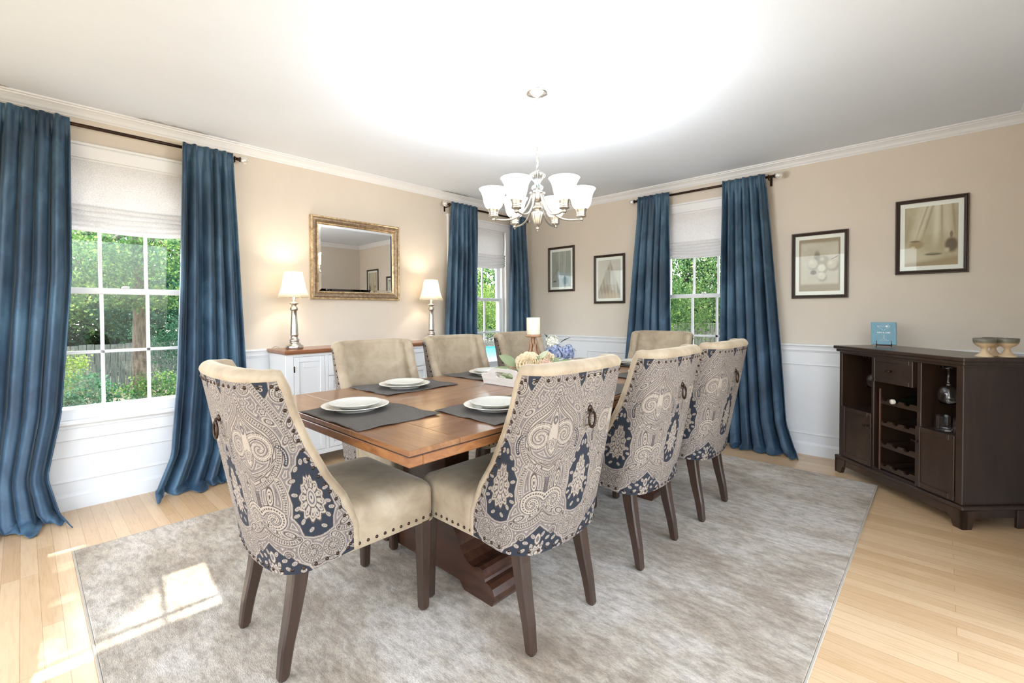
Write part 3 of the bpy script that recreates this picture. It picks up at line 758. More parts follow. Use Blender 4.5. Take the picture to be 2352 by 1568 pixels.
def make_chair(label, loc, rz):
    t = thing('dining_chair', label, 'chair', loc, rz, 'upholstered dining chairs')
    # patterned outer back
    nu, nv = 680, 340
    S, T = np.meshgrid(np.linspace(-1, 1, nu+1), np.linspace(0, 1, nv+1))
    Pt, U = shell(S, T); colr = paint_cloth(U, Pt[..., 2])
    o = bpy.data.objects.new('patterned_back', np_mesh('patterned_back', Pt.reshape(-1, 3), nu, nv, M['paisley'], colr)); COL.objects.link(o); o.parent = t
    # cream inner back with padded roll round the edge
    nu, nv = 72, 40
    S, T = np.meshgrid(np.linspace(-1, 1, nu+1), np.linspace(0, 1, nv+1))
    Pt, U = shell(S, T); N = shell_normals(Pt)
    if N[nv//2, nu//2, 1] > 0: N = -N          # outward at the back centre is -y
    TH = .058+.012*np.sin(PI*T)*(1-np.abs(S)**3)
    Q = Pt-N*TH[..., None]; b = MB()
    b.add(Q.reshape(-1, 3).tolist(), [(j*(nu+1)+i, j*(nu+1)+i+1, (j+1)*(nu+1)+i+1, (j+1)*(nu+1)+i) for j in range(nv) for i in range(nu)], True)
    loop = [(j, 0) for j in range(nv+1)]+[(nv, i) for i in range(1, nu)]+[(j, nu) for j in range(nv, -1, -1)]
    D = []
    for (j, i) in loop:
        d = np.zeros(3)
        if i == 0: d += (Pt[j, 0]-Pt[j, 3])/np.linalg.norm(Pt[j, 0]-Pt[j, 3])
        if i == nu: d += (Pt[j, nu]-Pt[j, nu-3])/np.linalg.norm(Pt[j, nu]-Pt[j, nu-3])
        if j == nv: d += (Pt[nv, i]-Pt[nv-2, i])/np.linalg.norm(Pt[nv, i]-Pt[nv-2, i])
        D.append(d/np.linalg.norm(d))
    D = np.array(D)
    for _ in range(3):
        D2 = D.copy(); D2[1:-1] = (D[:-2]+D[1:-1]*2+D[2:])/4; D = D2/np.linalg.norm(D2, axis=1, keepdims=True)
    K = 10; rings = []
    for (j, i), d in zip(loop, D):
        c = (Pt[j, i]+Q[j, i])/2; h = (Pt[j, i]-Q[j, i])/2
        rings.append([tuple(c+h*(1.12 if 0 < k < K else 1)*math.cos(PI*k/K)+d*.034*math.sin(PI*k/K)) for k in range(K+1)])
    m = len(rings); n = K+1
    b.add([p for r in rings for p in r], [(k*n+i, k*n+i+1, (k+1)*n+i+1, (k+1)*n+i) for k in range(m-1) for i in range(K)], True)
    b.add([tuple(Pt[0, i]) for i in range(nu+1)]+[tuple(Q[0, i]) for i in range(nu+1)], [(i, i+1, nu+2+i, nu+1+i) for i in range(nu)])
    b.build('padded_backrest', M['cream'], t)
    # seat
    def seat_ring(ins, z, n=7):
        out = []; x1, y1, y0 = .248-ins, .552-ins, .055+ins; rf = min(max(.028-ins*.05, .01), x1*.9); rb = min(.13-ins*.4, x1*.9, (y1-y0)*.45)
        for cx, cy, a0, r in ((x1-rf, y1-rf, 0, rf), (-x1+rf, y1-rf, PI/2, rf), (-x1+rb, y0+rb, PI, rb), (x1-rb, y0+rb, 1.5*PI, rb)):
            for i in range(n+1): a = a0+PI/2*i/n; out.append((cx+r*math.cos(a), cy+r*math.sin(a), z))
        return out
    b = MB(); rr = []
    for ins, z in ((.004, .352), (0, .358), (0, .47), (.006, .487), (.02, .501), (.05, .513), (.10, .521), (.16, .526), (.225, .528)):
        rr.append(seat_ring(ins, z))
    loft(b, rr, smooth=True); b.build('seat', M['cream'], t)
    b = MB(); e = [p for p in seat_ring(-.002, .356) if p[1] > .20]; b.tube(e, .004, 6, False); b.build('seat_welt', M['cream'], t)
    # nailheads: every one a part (shared mesh), those past a hundred in one piece
    b = MB(); vs = []
    for r, h in ((.0062, 0), (.0050, .0026), (.0024, .0040)):
        for i in range(8): a = 2*PI*i/8; vs.append((math.cos(a)*r, math.sin(a)*r, h))
    vs.append((0, 0, .0045)); fs = [(k*8+i, k*8+(i+1) % 8, (k+1)*8+(i+1) % 8, (k+1)*8+i) for k in range(2) for i in range(8)]+[(16+i, 16+(i+1) % 8, 24) for i in range(8)]
    b.add(vs, fs, True); NM = b.mesh('nailhead', M['nail'])
    nails = []
    def along(path, step):
        L = np.r_[0, np.cumsum(np.linalg.norm(np.diff(path, axis=0), axis=1))]; n = max(2, int(L[-1]/step))
        return [np.array([np.interp(q, L, path[:, k]) for k in range(3)]) for q in np.linspace(step*.3, L[-1]-step*.3, n)]
    def nearest_n(p):
        d = np.linalg.norm(Pt-p, axis=-1); j, i = np.unravel_index(d.argmin(), d.shape); return N[j, i]
    for path in (Pt[nv-1, 1:-1], Pt[1:-1, 1], Pt[1:-1, nu-1], Pt[1, 1:-1]):
        for p in along(path, .034): nails.append((p, nearest_n(p)))
    for s_ in (-1, 1):
        for k in range(10): nails.append(((s_*.248, .535-.033*k, .372), (s_, 0, 0)))
    for k in range(14): nails.append(((-.225+.45*k/13, .552, .372), (0, 1, 0)))
    rest = MB()
    for k, (p, n_) in enumerate(nails):
        Mx = Matrix.Translation(Vector([float(q) for q in p])) @ Vector([float(q) for q in n_]).to_track_quat('Z', 'Y').to_matrix().to_4x4()
        if k < 100:
            o = bpy.data.objects.new('nailhead', NM); COL.objects.link(o); o.parent = t; o.matrix_local = Mx
        else:
            m0 = len(rest.v); rest.add(vs, fs, True); rest.xf(Mx, m0)
    if rest.v: rest.build('nailhead_row', M['nail'], t)['kind'] = 'stuff'
    # pull ring on the back
    yb = float(shell(np.array([0.]), np.array([.75]))[0][0][1])
    b = MB(); b.sphere((0, yb-.006, .822), .012, 12, 1, .6, 1); b.tube([(0, yb-.002, .822), (0, yb-.016, .818), (0, yb-.016, .808)], .005, 8); b.build('ring_mount', M['nail'], t)
    b = MB(); b.torus((0, yb-.016, .785), .019, .0042, 'y', 28, 8, 1.35); b.build('pull_ring', M['nail'], t)
    # legs
    def sq(cx, cy, z, h, c=.006):
        return [(cx-h+c, cy-h, z), (cx+h-c, cy-h, z), (cx+h, cy-h+c, z), (cx+h, cy+h-c, z), (cx+h-c, cy+h, z), (cx-h+c, cy+h, z), (cx-h, cy+h-c, z), (cx-h, cy-h+c, z)]
    for s_ in (-1, 1):
        b = MB(); loft(b, [sq(s_*.222, .518, .003, .013, .007), sq(s_*.222, .518, .012, .018), sq(s_*.222, .518, .2, .022), sq(s_*.222, .518, .36, .0245)])
        b.build('leg', M['leg'], t)
    for s_ in (-1, 1):
        b = MB(); rings = []
        for z, y, h in ((.003, .008, .013), (.012, .009, .017), (.10, .022, .020), (.20, .044, .023), (.30, .062, .026), (.37, .07, .027)):
            rings.append(sq(s_*(.182-.012*(z/.37)), y, z, h))
        loft(b, rings); b.build('leg', M['leg'], t)
    return t
CH = [('patterned dining chair at the near head of the table, nearest the camera on the left', 2.106, -3.812, 0),
      ('patterned dining chair nearest the camera on the right side of the table', 2.80, -3.008, PI/2),
      ('patterned dining chair in the middle of the right side of the table', 2.825, -2.292, PI/2),
      ('patterned dining chair farthest along the right side, beside the back-wall curtain', 2.85, -1.63, PI/2),
      ('cream dining chair in front of the white sideboard doors, nearest on the left side', 1.33, -2.90, -PI/2),
      ('cream dining chair in the middle of the left side, under the right-hand table lamp', 1.30, -2.25, -PI/2),
      ('cream dining chair on the left side nearest the corner window, behind the candle', 1.30, -1.57, -PI/2),
      ('cream dining chair at the far head of the table, in front of the back-wall window', 2.12, -.80, PI)]
ch0 = make_chair(CH[0][0], (CH[0][1], CH[0][2], RT), 0)
for (lb, x, y, rz) in CH[1:]: copy_thing(ch0, (x, y, RT), rz, lb)

# ------------------------------------------------------------------ table
TX0, TX1, TY0, TY1, TZ = 1.445, 2.655, -3.575, -.96, .76
t = thing('dining_table', 'long cherry wood extension dining table on two scrolled pedestals', 'table', ((TX0+TX1)/2, (TY0+TY1)/2, RT))
ox, oy = (TX0+TX1)/2, (TY0+TY1)/2; dz = -RT
def tb(b, x0, x1, y0, y1, z0, z1, bv=0): b.box(x0-ox, x1-ox, y0-oy, y1-oy, z0+dz, z1+dz, bv)
g = .0007; xs = [TX0+.012, 1.562, 1.745, 1.928, 2.11, 2.294, 2.477, TX1-.012]
b = MB()
for y0, y1 in ((-3.38, -2.27), (-2.27, -1.155)):
    for a, c in zip(xs, xs[1:]):
        lo = TX0 if a == xs[0] else a+g; hi = TX1 if c == xs[-1] else c-g
        tb(b, lo, hi, y0+g, y1-g, TZ-.018, TZ, .0012)
b.build('plank_top', M['table'], t)
for nm, y0, y1 in (('end', TY0, -3.38), ('end', -1.155, TY1)):
    b = MB()
    for a, c in ((TX0, 2.02), (2.02, 2.30), (2.30, TX1)): tb(b, a+(g if a > TX0 else 0), c-(g if c < TX1 else 0), y0+(g if y0 > -3 else 0), y1-(g if y0 < -3 else 0), TZ-.018, TZ, .0012)
    b.build('breadboard_end', M['tablex'], t)
b = MB(); tb(b, TX0+.0015, TX1-.0015, TY0+.0015, TY1-.0015, TZ-.0215, TZ-.0182); b.build('groove', M['seam'], t)
b = MB()
tb(b, TX0, TX1, TY0, TY0+.05, TZ-.052, TZ-.0215, .003); tb(b, TX0, TX1, TY1-.05, TY1, TZ-.052, TZ-.0215, .003)
tb(b, TX0, TX0+.05, TY0+.05, TY1-.05, TZ-.052, TZ-.0215, .003); tb(b, TX1-.05, TX1, TY0+.05, TY1-.05, TZ-.052, TZ-.0215, .003)
b.build('table_edge', M['tedge'], t)
b = MB(); tb(b, TX0+.05, TX1-.05, TY0+.05, TY1-.05, TZ-.045, TZ-.022)
tb(b, 1.62, 2.48, -3.2, -1.4, TZ-.10, TZ-.045); b.build('apron', M['pedestal'], t)
for yc in (-3.02, -1.66):
    cx = 0.0; hw = .085
    half = [(.465, 0), (.478, .02), (.480, .045), (.468, .068), (.448, .080), (.428, .082), (.424, .092), (.424, .108), (.412, .124), (.392, .130), (.368, .122), (.352, .118),
            (.325, .125), (.295, .145), (.270, .175), (.248, .215), (.225, .250), (.20, .268), (.16, .272)]
    notch = [(-.30, .0), (-.27, .035), (.27, .035), (.30, 0)]
    poly = [(x, z) for x, z in half]+[(-x, z) for x, z in half[::-1]]+[(-.30, 0), (-.27, .03), (.27, .03), (.30, 0)]
    b = MB(); b.prism([(x, z) for x, z in poly], yc-oy-hw, yc-oy+hw, 'y'); b.build('scrolled_foot', M['pedestal'], t)
    b = MB()
    for z0, z1, e in ((.262, .285, .040), (.285, .305, .028), (.305, .318, .034), (.318, .340, .018), (.340, .352, .024), (.352, .37, .008)):
        b.box(-.165-e, .165+e, yc-oy-.075-e, yc-oy+.075+e, z0, z1, .005)
    b.box(-.16, .16, yc-oy-.072, yc-oy+.072, .36, .60, .004)
    for z0, z1, e in ((.58, .60, .012), (.60, .63, .03), (.63, .66, .045)): b.box(-.165-e, .165+e, yc-oy-.075-e, yc-oy+.075+e, z0, z1, .006)
    b.build('pedestal_column', M['pedestal'], t)
b = MB(); b.box(-.035, .035, -2.93-oy, -1.75-oy, .17, .255, .006); b.build('stretcher', M['pedestal'], t)

# place settings
def placemat(label, cx, cy, w, h, rz, seed):
    rng = random.Random(seed); p1, p2 = rng.random()*6, rng.random()*6
    b = MB(); nu, nv = 30, 22
    def F(u, v):
        x = (u-.5)*w; y = (v-.5)*h; e = max(abs(2*u-1), abs(2*v-1))**8
        x += .0025*math.sin(v*22+p1)*abs(2*u-1)**6; y += .0025*math.sin(u*25+p2)*abs(2*v-1)**6
        r = math.hypot(x, y); lift = .0022*e*(1+math.sin(u*13+v*9+p1)) if r > .14 else 0
        return (x, y, .0022+lift)
    b.grid(F, nu, nv); o = b.build('placemat', M['mat'], None, (cx, cy, TZ)); o.rotation_euler = (0, 0, rz); solid(o, .0024)
    return tag(o, label, 'placemat', 'charcoal placemats')
b = MB(); b.lathe([(0, .004), (.072, .004), (.074, 0), (.080, 0), (.082, .005), (.105, .012), (.128, .019), (.134, .0215), (.1355, .0225), (.134, .024), (.126, .0225), (.100, .014), (.084, .0085), (.05, .008), (0, .008)], n=64)
DP = b.mesh('dinner_plate', M['china'])
b = MB(); b.lathe([(0, .004), (.056, .004), (.058, 0), (.063, 0), (.065, .004), (.088, .010), (.101, .0165), (.1045, .0175), (.1055, .0195), (.103, .0205), (.098, .018), (.088, .014), (.07, .011), (0, .0105)], n=64)
SP = b.mesh('salad_plate', M['china2'])
PLACES = [('at the near head of the table', 2.105, -3.392, .47, .355, .01, 2.012, -3.40),
          ('on the table before the sideboard doors', 1.632, -2.905, .365, .46, .03, 1.675, -2.935),
          ('half hidden by the nearest right-hand chair', 2.455, -2.96, .365, .46, -.02, 2.44, -3.00),
          ('left of the white tray', 1.628, -2.26, .365, .46, .02, 1.665, -2.285),
          ('between the nearest two right-hand chair backs', 2.46, -2.30, .365, .46, .0, 2.44, -2.32),
          ('on the left side beyond the flowers', 1.66, -1.60, .365, .46, -.02, 1.70, -1.585),
          ('on the right side nearest the far end', 2.46, -1.62, .365, .46, .0, 2.44, -1.62),
          ('at the far head of the table', 2.10, -1.15, .46, .345, .02, 2.09, -1.17)]
for k, (w_, x, y, w, h, rz, px, py) in enumerate(PLACES):
    placemat('charcoal grey linen placemat '+w_, x, y, w, h, rz, k)
    o = bpy.data.objects.new('dinner_plate', DP); COL.objects.link(o); o.location = (px, py, TZ+.0052); tag(o, 'cream dinner plate under a smaller plate '+w_, 'plate', 'cream dinner plates')
    o = bpy.data.objects.new('salad_plate', SP); COL.objects.link(o); o.location = (px, py, TZ+.0052+.0135); tag(o, 'embossed pale salad plate stacked '+w_, 'plate', 'embossed salad plates')

# tray
TRX0, TRX1, TRY0, TRY1 = 1.885, 2.225, -2.545, -1.93
t = thing('serving_tray', 'whitewashed wooden serving tray with cut-out handles holding the flowers', 'tray', ((TRX0+TRX1)/2, (TRY0+TRY1)/2, TZ))
hx, hy = (TRX1-TRX0)/2, (TRY1-TRY0)/2
b = MB(); b.box(-hx, hx, -hy, hy, .001, .012, .002); b.build('tray_base', M['traywood'], t)
def end_panel(s):
    b = MB(); outer = [(-hx, 0)]+[(-hx-.012, .055)]
    top = [(-hx-.014, .060), (-hx+.03, .062), (-hx+.055, .078), (-hx+.085, .095), (-hx+.11, .098)]
    poly = [(-hx, .004)]+top+[(-x, z) for x, z in top[::-1]]+[(hx, .004)]
    # panel with a slot: lower, upper, left and right pieces as one bevelled outline with a hole
    hole = [(-.055, .045), (.055, .045), (.066, .052), (.066, .070), (.055, .078), (-.055, .078), (-.066, .070), (-.066, .052)]
    th = .010; vs = []; fs = []
    # bridge outline to hole with quads by angle matching
    cx, cz = 0, .06; N_ = 48
    def ray(poly, a):
        d = (math.cos(a), math.sin(a)); best = None
        for i in range(len(poly)):
            (x0, z0), (x1, z1) = poly[i], poly[(i+1) % len(poly)]
            ex, ez = x1-x0, z1-z0; den = d[0]*ez-d[1]*ex
            if abs(den) < 1e-9: continue
            q = ((x0-cx)*ez-(z0-cz)*ex)/den; u = ((x0-cx)*d[1]-(z0-cz)*d[0])/den
            if q > 0 and -1e-6 <= u <= 1+1e-6 and (best is None or q > best): best = q
        return (cx+d[0]*best, cz+d[1]*best)
    angs = sorted(set([2*PI*i/N_ for i in range(N_)]+[math.atan2(z-cz, x-cx) % (2*PI) for x, z in poly+hole])); n = len(angs)
    for yy in (0, th):
        for a in angs: x, z = ray(poly, a); vs.append((x, s*(hy-th+yy+z*.18), z))
        for a in angs: x, z = ray(hole, a); vs.append((x, s*(hy-th+yy+z*.18), z))
    for i in range(n):
        j = (i+1) % n
        fs += [(i, j, n+j, n+i), (2*n+i, 2*n+j, 3*n+j, 3*n+i), (i, j, 2*n+j, 2*n+i), (n+i, n+j, 3*n+j, 3*n+i)]
    b.add(vs, fs); return b
for s in (-1, 1): end_panel(s).build('handle_panel', M['traywood'], t)
for s in (-1, 1):
    b = MB(); b.add([(s*hx, -hy, .004), (s*hx, hy, .004), (s*(hx+.014), hy+.01, .060), (s*(hx+.014), -hy-.01, .060),
                     (s*(hx-.009), -hy, .004), (s*(hx-.009), hy, .004), (s*(hx+.005), hy+.01, .060), (s*(hx+.005), -hy-.01, .060)],
                    [(0, 1, 2, 3), (4, 5, 6, 7), (0, 1, 5, 4), (3, 2, 6, 7), (0, 3, 7, 4), (1, 2, 6, 5)]); b.build('tray_side', M['traywood'], t)
# candle holder and candle
HX, HY = 1.985, -2.225; zt = TZ+.0125
t = thing('candle_holder', 'carved lattice wooden candle holder standing behind the cream flower', 'candle holder', (HX, HY, zt))
b = MB(); b.lathe([(0, 0), (.052, 0), (.054, .006), (.054, .014), (.045, .02), (.02, .024), (0, .024)], n=32); b.build('holder_foot', M['holder'], t)
b = MB(); b.lathe([(0, .243), (.045, .243), (.049, .246), (.050, .252), (.049, .258), (0, .258)], n=36); b.build('holder_plate', M['holder'], t)
b = MB()
for k in range(6):
    for sg in (-1, 1):
        pts = []
        for i in range(25):
            q = i/24; z = .02+.226*q; r = .014+.030*math.sin(PI*min(1, (1-q)*1.25)*.5)**1.6*(1 if q > .12 else .85+q)
            r = .015+.031*smooth01((1-q)/.75)*(1-.25*smooth01((.18-q)/.18)); a = 2*PI*k/6+sg*1.9*(1-q)**1.2
            pts.append((r*math.cos(a), r*math.sin(a), z))
        b.tube(pts, .0042, 6)
b.build('lattice_stem', M['holder'], t)
b = MB(); b.lathe([(0, 0), (.040, 0), (.0412, .002), (.0412, .098), (.039, .102), (.03, .1005), (0, .099)], n=40); b.tube([(0, 0, .098), (.001, 0, .104), (.002, 0, .108)], .001, 6)
o = b.build('pillar_candle', M['candle'], None, (HX, HY, zt+.259)); tag(o, 'ivory pillar candle on the carved wooden holder', 'candle')

# flowers
def petal_mb(b, c, dirv, up, L, W, curl, rng):
    d = Vector(dirv).normalized(); u = Vector(up); s = d.cross(u).normalized(); n_ = s.cross(d).normalized(); vs = []; nu, nv = 5, 5
    for j in range(nv+1):
        v = j/nv; wv = W*math.sin(PI*(.12+.80*v))**.8; 
        for i in range(nu+1):
            x = (i/nu-.5)*2; vs.append(Vector(c)+d*L*v+s*x*wv*.5+n_*(curl*L*v*v-.25*wv*x*x+.004*math.sin(9*x+rng.random())*v))
    b.add(vs, [(j*(nu+1)+i, j*(nu+1)+i+1, (j+1)*(nu+1)+i+1, (j+1)*(nu+1)+i) for j in range(nv) for i in range(nu)], True)
def peony(parent, name, c, R, m, seed, n=60, face=Vector((.5, -.55, .65))):
    rng = random.Random(seed); b = MB(); face = face.normalized(); t1 = face.orthogonal().normalized(); t2 = face.cross(t1)
    for k in range(n):
        q = k/n; th = k*2.39996; el = .12+1.45*q; d = face*math.cos(el)+(t1*math.cos(th)+t2*math.sin(th))*math.sin(el)
        cc = Vector(c)+d*R*(.12+.25*q)
        petal_mb(b, cc, d+face*.25, face, R*(.55+.25*q), R*(.6+.35*q), .35, rng)
    return b.build(name, m, parent, normals=False)
def leafm(b, c, d, L, W, droop=.2, up=(0, 0, 1)):
    d = Vector(d).normalized(); s = d.cross(Vector(up)).normalized(); n_ = s.cross(d); vs = []; nv = 8
    for j in range(nv+1):
        v = j/nv; wv = W*math.sin(PI*min(1, v*.96+.02))**.85*(1-.2*v); cz = Vector(c)+d*L*v-Vector((0, 0, 1))*droop*L*v*v
        vs += [cz-s*wv*.5+n_*wv*.16, cz, cz+s*wv*.5+n_*wv*.16]
    b.add(vs, [(3*j+i, 3*j+i+1, 3*j+i+4, 3*j+i+3) for j in range(nv) for i in range(2)], True)
FX, FY_ = 2.085, -2.375
t = thing('flower_arrangement', 'cream peony with grey-green leaves lying in the white tray', 'flowers', (FX, FY_, TZ+.0125))
peony(t, 'cream_peony', (.0, -.01, .088), .074, M['petal'], 1, 80)
peony(t, 'pink_bloom', (-.085, -.03, .055), .04, M['petalp'], 2, 34)
peony(t, 'pink_bloom', (.085, .04, .08), .045, M['petalp'], 5, 34)
peony(t, 'white_bloom', (.06, .09, .12), .042, M['petal'], 7, 34)
rng = random.Random(5)
for (c, d, L, W, dr, mk) in (((-.045, -.055, .085), (-.62, -.55, .62), .13, .055, .1, 'sage'), ((.055, .04, .055), (.70, .62, .30), .17, .055, -.1, 'sage'), ((.06, .05, .07), (.62, .62, .75), .12, .035, .1, 'sage'), ((-.05, -.06, .05), (-.70, -.60, .15), .14, .05, .0, 'sage'), ((.06, -.02, .06), (.75, .3, .25), .13, .045, .0, 'sage'), ((.03, .03, .12), (.5, .5, .7), .09, .03, .1, 'sage2'),
                            ((-.06, -.02, .03), (-.9, -.4, -.05), .12, .05, .1, 'sage'), ((.02, -.03, .05), (.6, -.5, .25), .10, .04, .2, 'sage2'), ((.02, -.01, .09), (.45, .25, .8), .09, .03, .2, 'sage'),
                            ((-.02, -.06, .04), (-.3, -.9, .1), .09, .035, .1, 'sage'), ((.03, -.05, .05), (.3, -.9, .2), .08, .035, .2, 'sage2')):
    b = MB(); leafm(b, c, d, L, W*1.1, dr, (.62, -.68, .38)); b.build('leaf', M[mk], t, normals=False)
b = MB()
for k in range(60):
    a = rng.uniform(0, 2*PI); r = rng.uniform(.03, .12); c = (r*math.cos(a)*1.05, r*math.sin(a)*1.3, rng.uniform(.015, .06))
    leafm(b, c, (math.cos(a)+rng.uniform(-.5, .5), math.sin(a)+rng.uniform(-.5, .5), rng.uniform(.1, .9)), rng.uniform(.035, .06), rng.uniform(.016, .028), .1, (.6, -.65, .4))
b.build('dusty_foliage', M['sage2'], t, normals=False)
b = MB()
for k in range(70):
    a = rng.uniform(0, 2*PI); r = rng.uniform(.02, .12); b.sphere((r*math.cos(a), r*math.sin(a)*1.2, rng.uniform(.012, .05)), .006, 6)
b.build('moss_base', M['sage'], t, normals=False)['kind'] = 'stuff'
# hydrangea bunch
t = thing('hydrangea_bunch', 'blue and white hydrangeas in a small pot behind the candle', 'flowers', (2.033, -2.100, TZ+.0125))
b = MB(); b.lathe([(0, 0), (.035, 0), (.042, .03), (.046, .06), (.048, .065), (.044, .066), (.04, .06), (0, .055)], n=28); b.build('pot', M['traywood'], t)
def hydr(name, c, R, m, seed, n=110):
    rng = random.Random(seed); b = MB()
    for k in range(n):
        z = 1-2*(k+.5)/n; th = k*2.39996; rr = math.sqrt(1-z*z); d = Vector((rr*math.cos(th), rr*math.sin(th), z)); cc = Vector(c)+d*R*rng.uniform(.55, 1.05)
        u = d.orthogonal().normalized(); v = d.cross(u)
        for q in range(4):
            a = q*PI/2+k; leafm(b, cc, (u*math.cos(a)+v*math.sin(a)+d*rng.uniform(0, .7)), R*.30, R*.27, 0, d)
    return b.build(name, m, t, normals=False)
hydr('blue_hydrangea', (.01, .0, .145), .052, M['petalb'], 1); hydr('blue_hydrangea', (.072, .058, .145), .043, M['petalb'], 2); hydr('white_hydrangea', (.0, -.004, .205), .042, M['petalw'], 3)
b = MB(); b.tube([(0, 0, .05), (.0, .0, .12)], .004, 6); b.tube([(0, 0, .05), (.08, .05, .10)], .004, 6); b.tube([(0, 0, .05), (-.03, .03, .18)], .004, 6); b.build('stem', M['darkleaf'], t)
for (c, d, L) in (((-.03, .02, .20), (-.5, -.2, .8), .08), ((.07, .02, .10), (.6, -.3, .1), .07), ((.02, .05, .20), (.5, .4, .4), .08), ((-.02, -.03, .11), (-.7, -.4, .2), .07)):
    b = MB(); leafm(b, c, d, L, .035, .1); b.build('leaf', M['darkleaf'], t, normals=False)

# ------------------------------------------------------------------ mirror and pictures
def place(o, cx, z, xf, off=0): o.matrix_world = xf @ Matrix.Translation((cx, 0, z)); return o
t = thing('wall_mirror', 'rectangular wall mirror with an aged gold frame above the white sideboard', 'mirror'); place(t, -2.303, 1.63, XL)
w2, h2 = .419, .346
b = MB(); b.ring(-w2, w2, -h2, h2, [(0, .004), (0, .028), (.004, .034), (.011, .034), (.015, .030)]); b.build('outer_frame', M['gilt'], t)
b = MB(); b.ring(-w2, w2, -h2, h2, [(.015, .030), (.024, .034), (.034, .033), (.046, .026), (.052, .020)]); b.build('frame_cove', M['giltdark'], t)
b = MB(); b.ring(-w2, w2, -h2, h2, [(.052, .020), (.056, .025), (.061, .025), (.065, .019), (.068, .010)]); b.build('inner_frame', M['gilt'], t)
b = MB(); b.ring(-w2, w2, -h2, h2, [(.066, .011), (.088, .0135)]); i_ = .088; b.add([(-w2+i_, -.0135, -h2+i_), (w2-i_, -.0135, -h2+i_), (w2-i_, -.0135, h2-i_), (-w2+i_, -.0135, h2-i_)], [(0, 1, 2, 3)])
b.build('bevelled_glass', M['mirror'], t)
b = MB(); b.box(-w2+.002, w2-.002, -.010, -.001, -h2+.002, h2-.002); b.build('backing', M['pframe'], t)

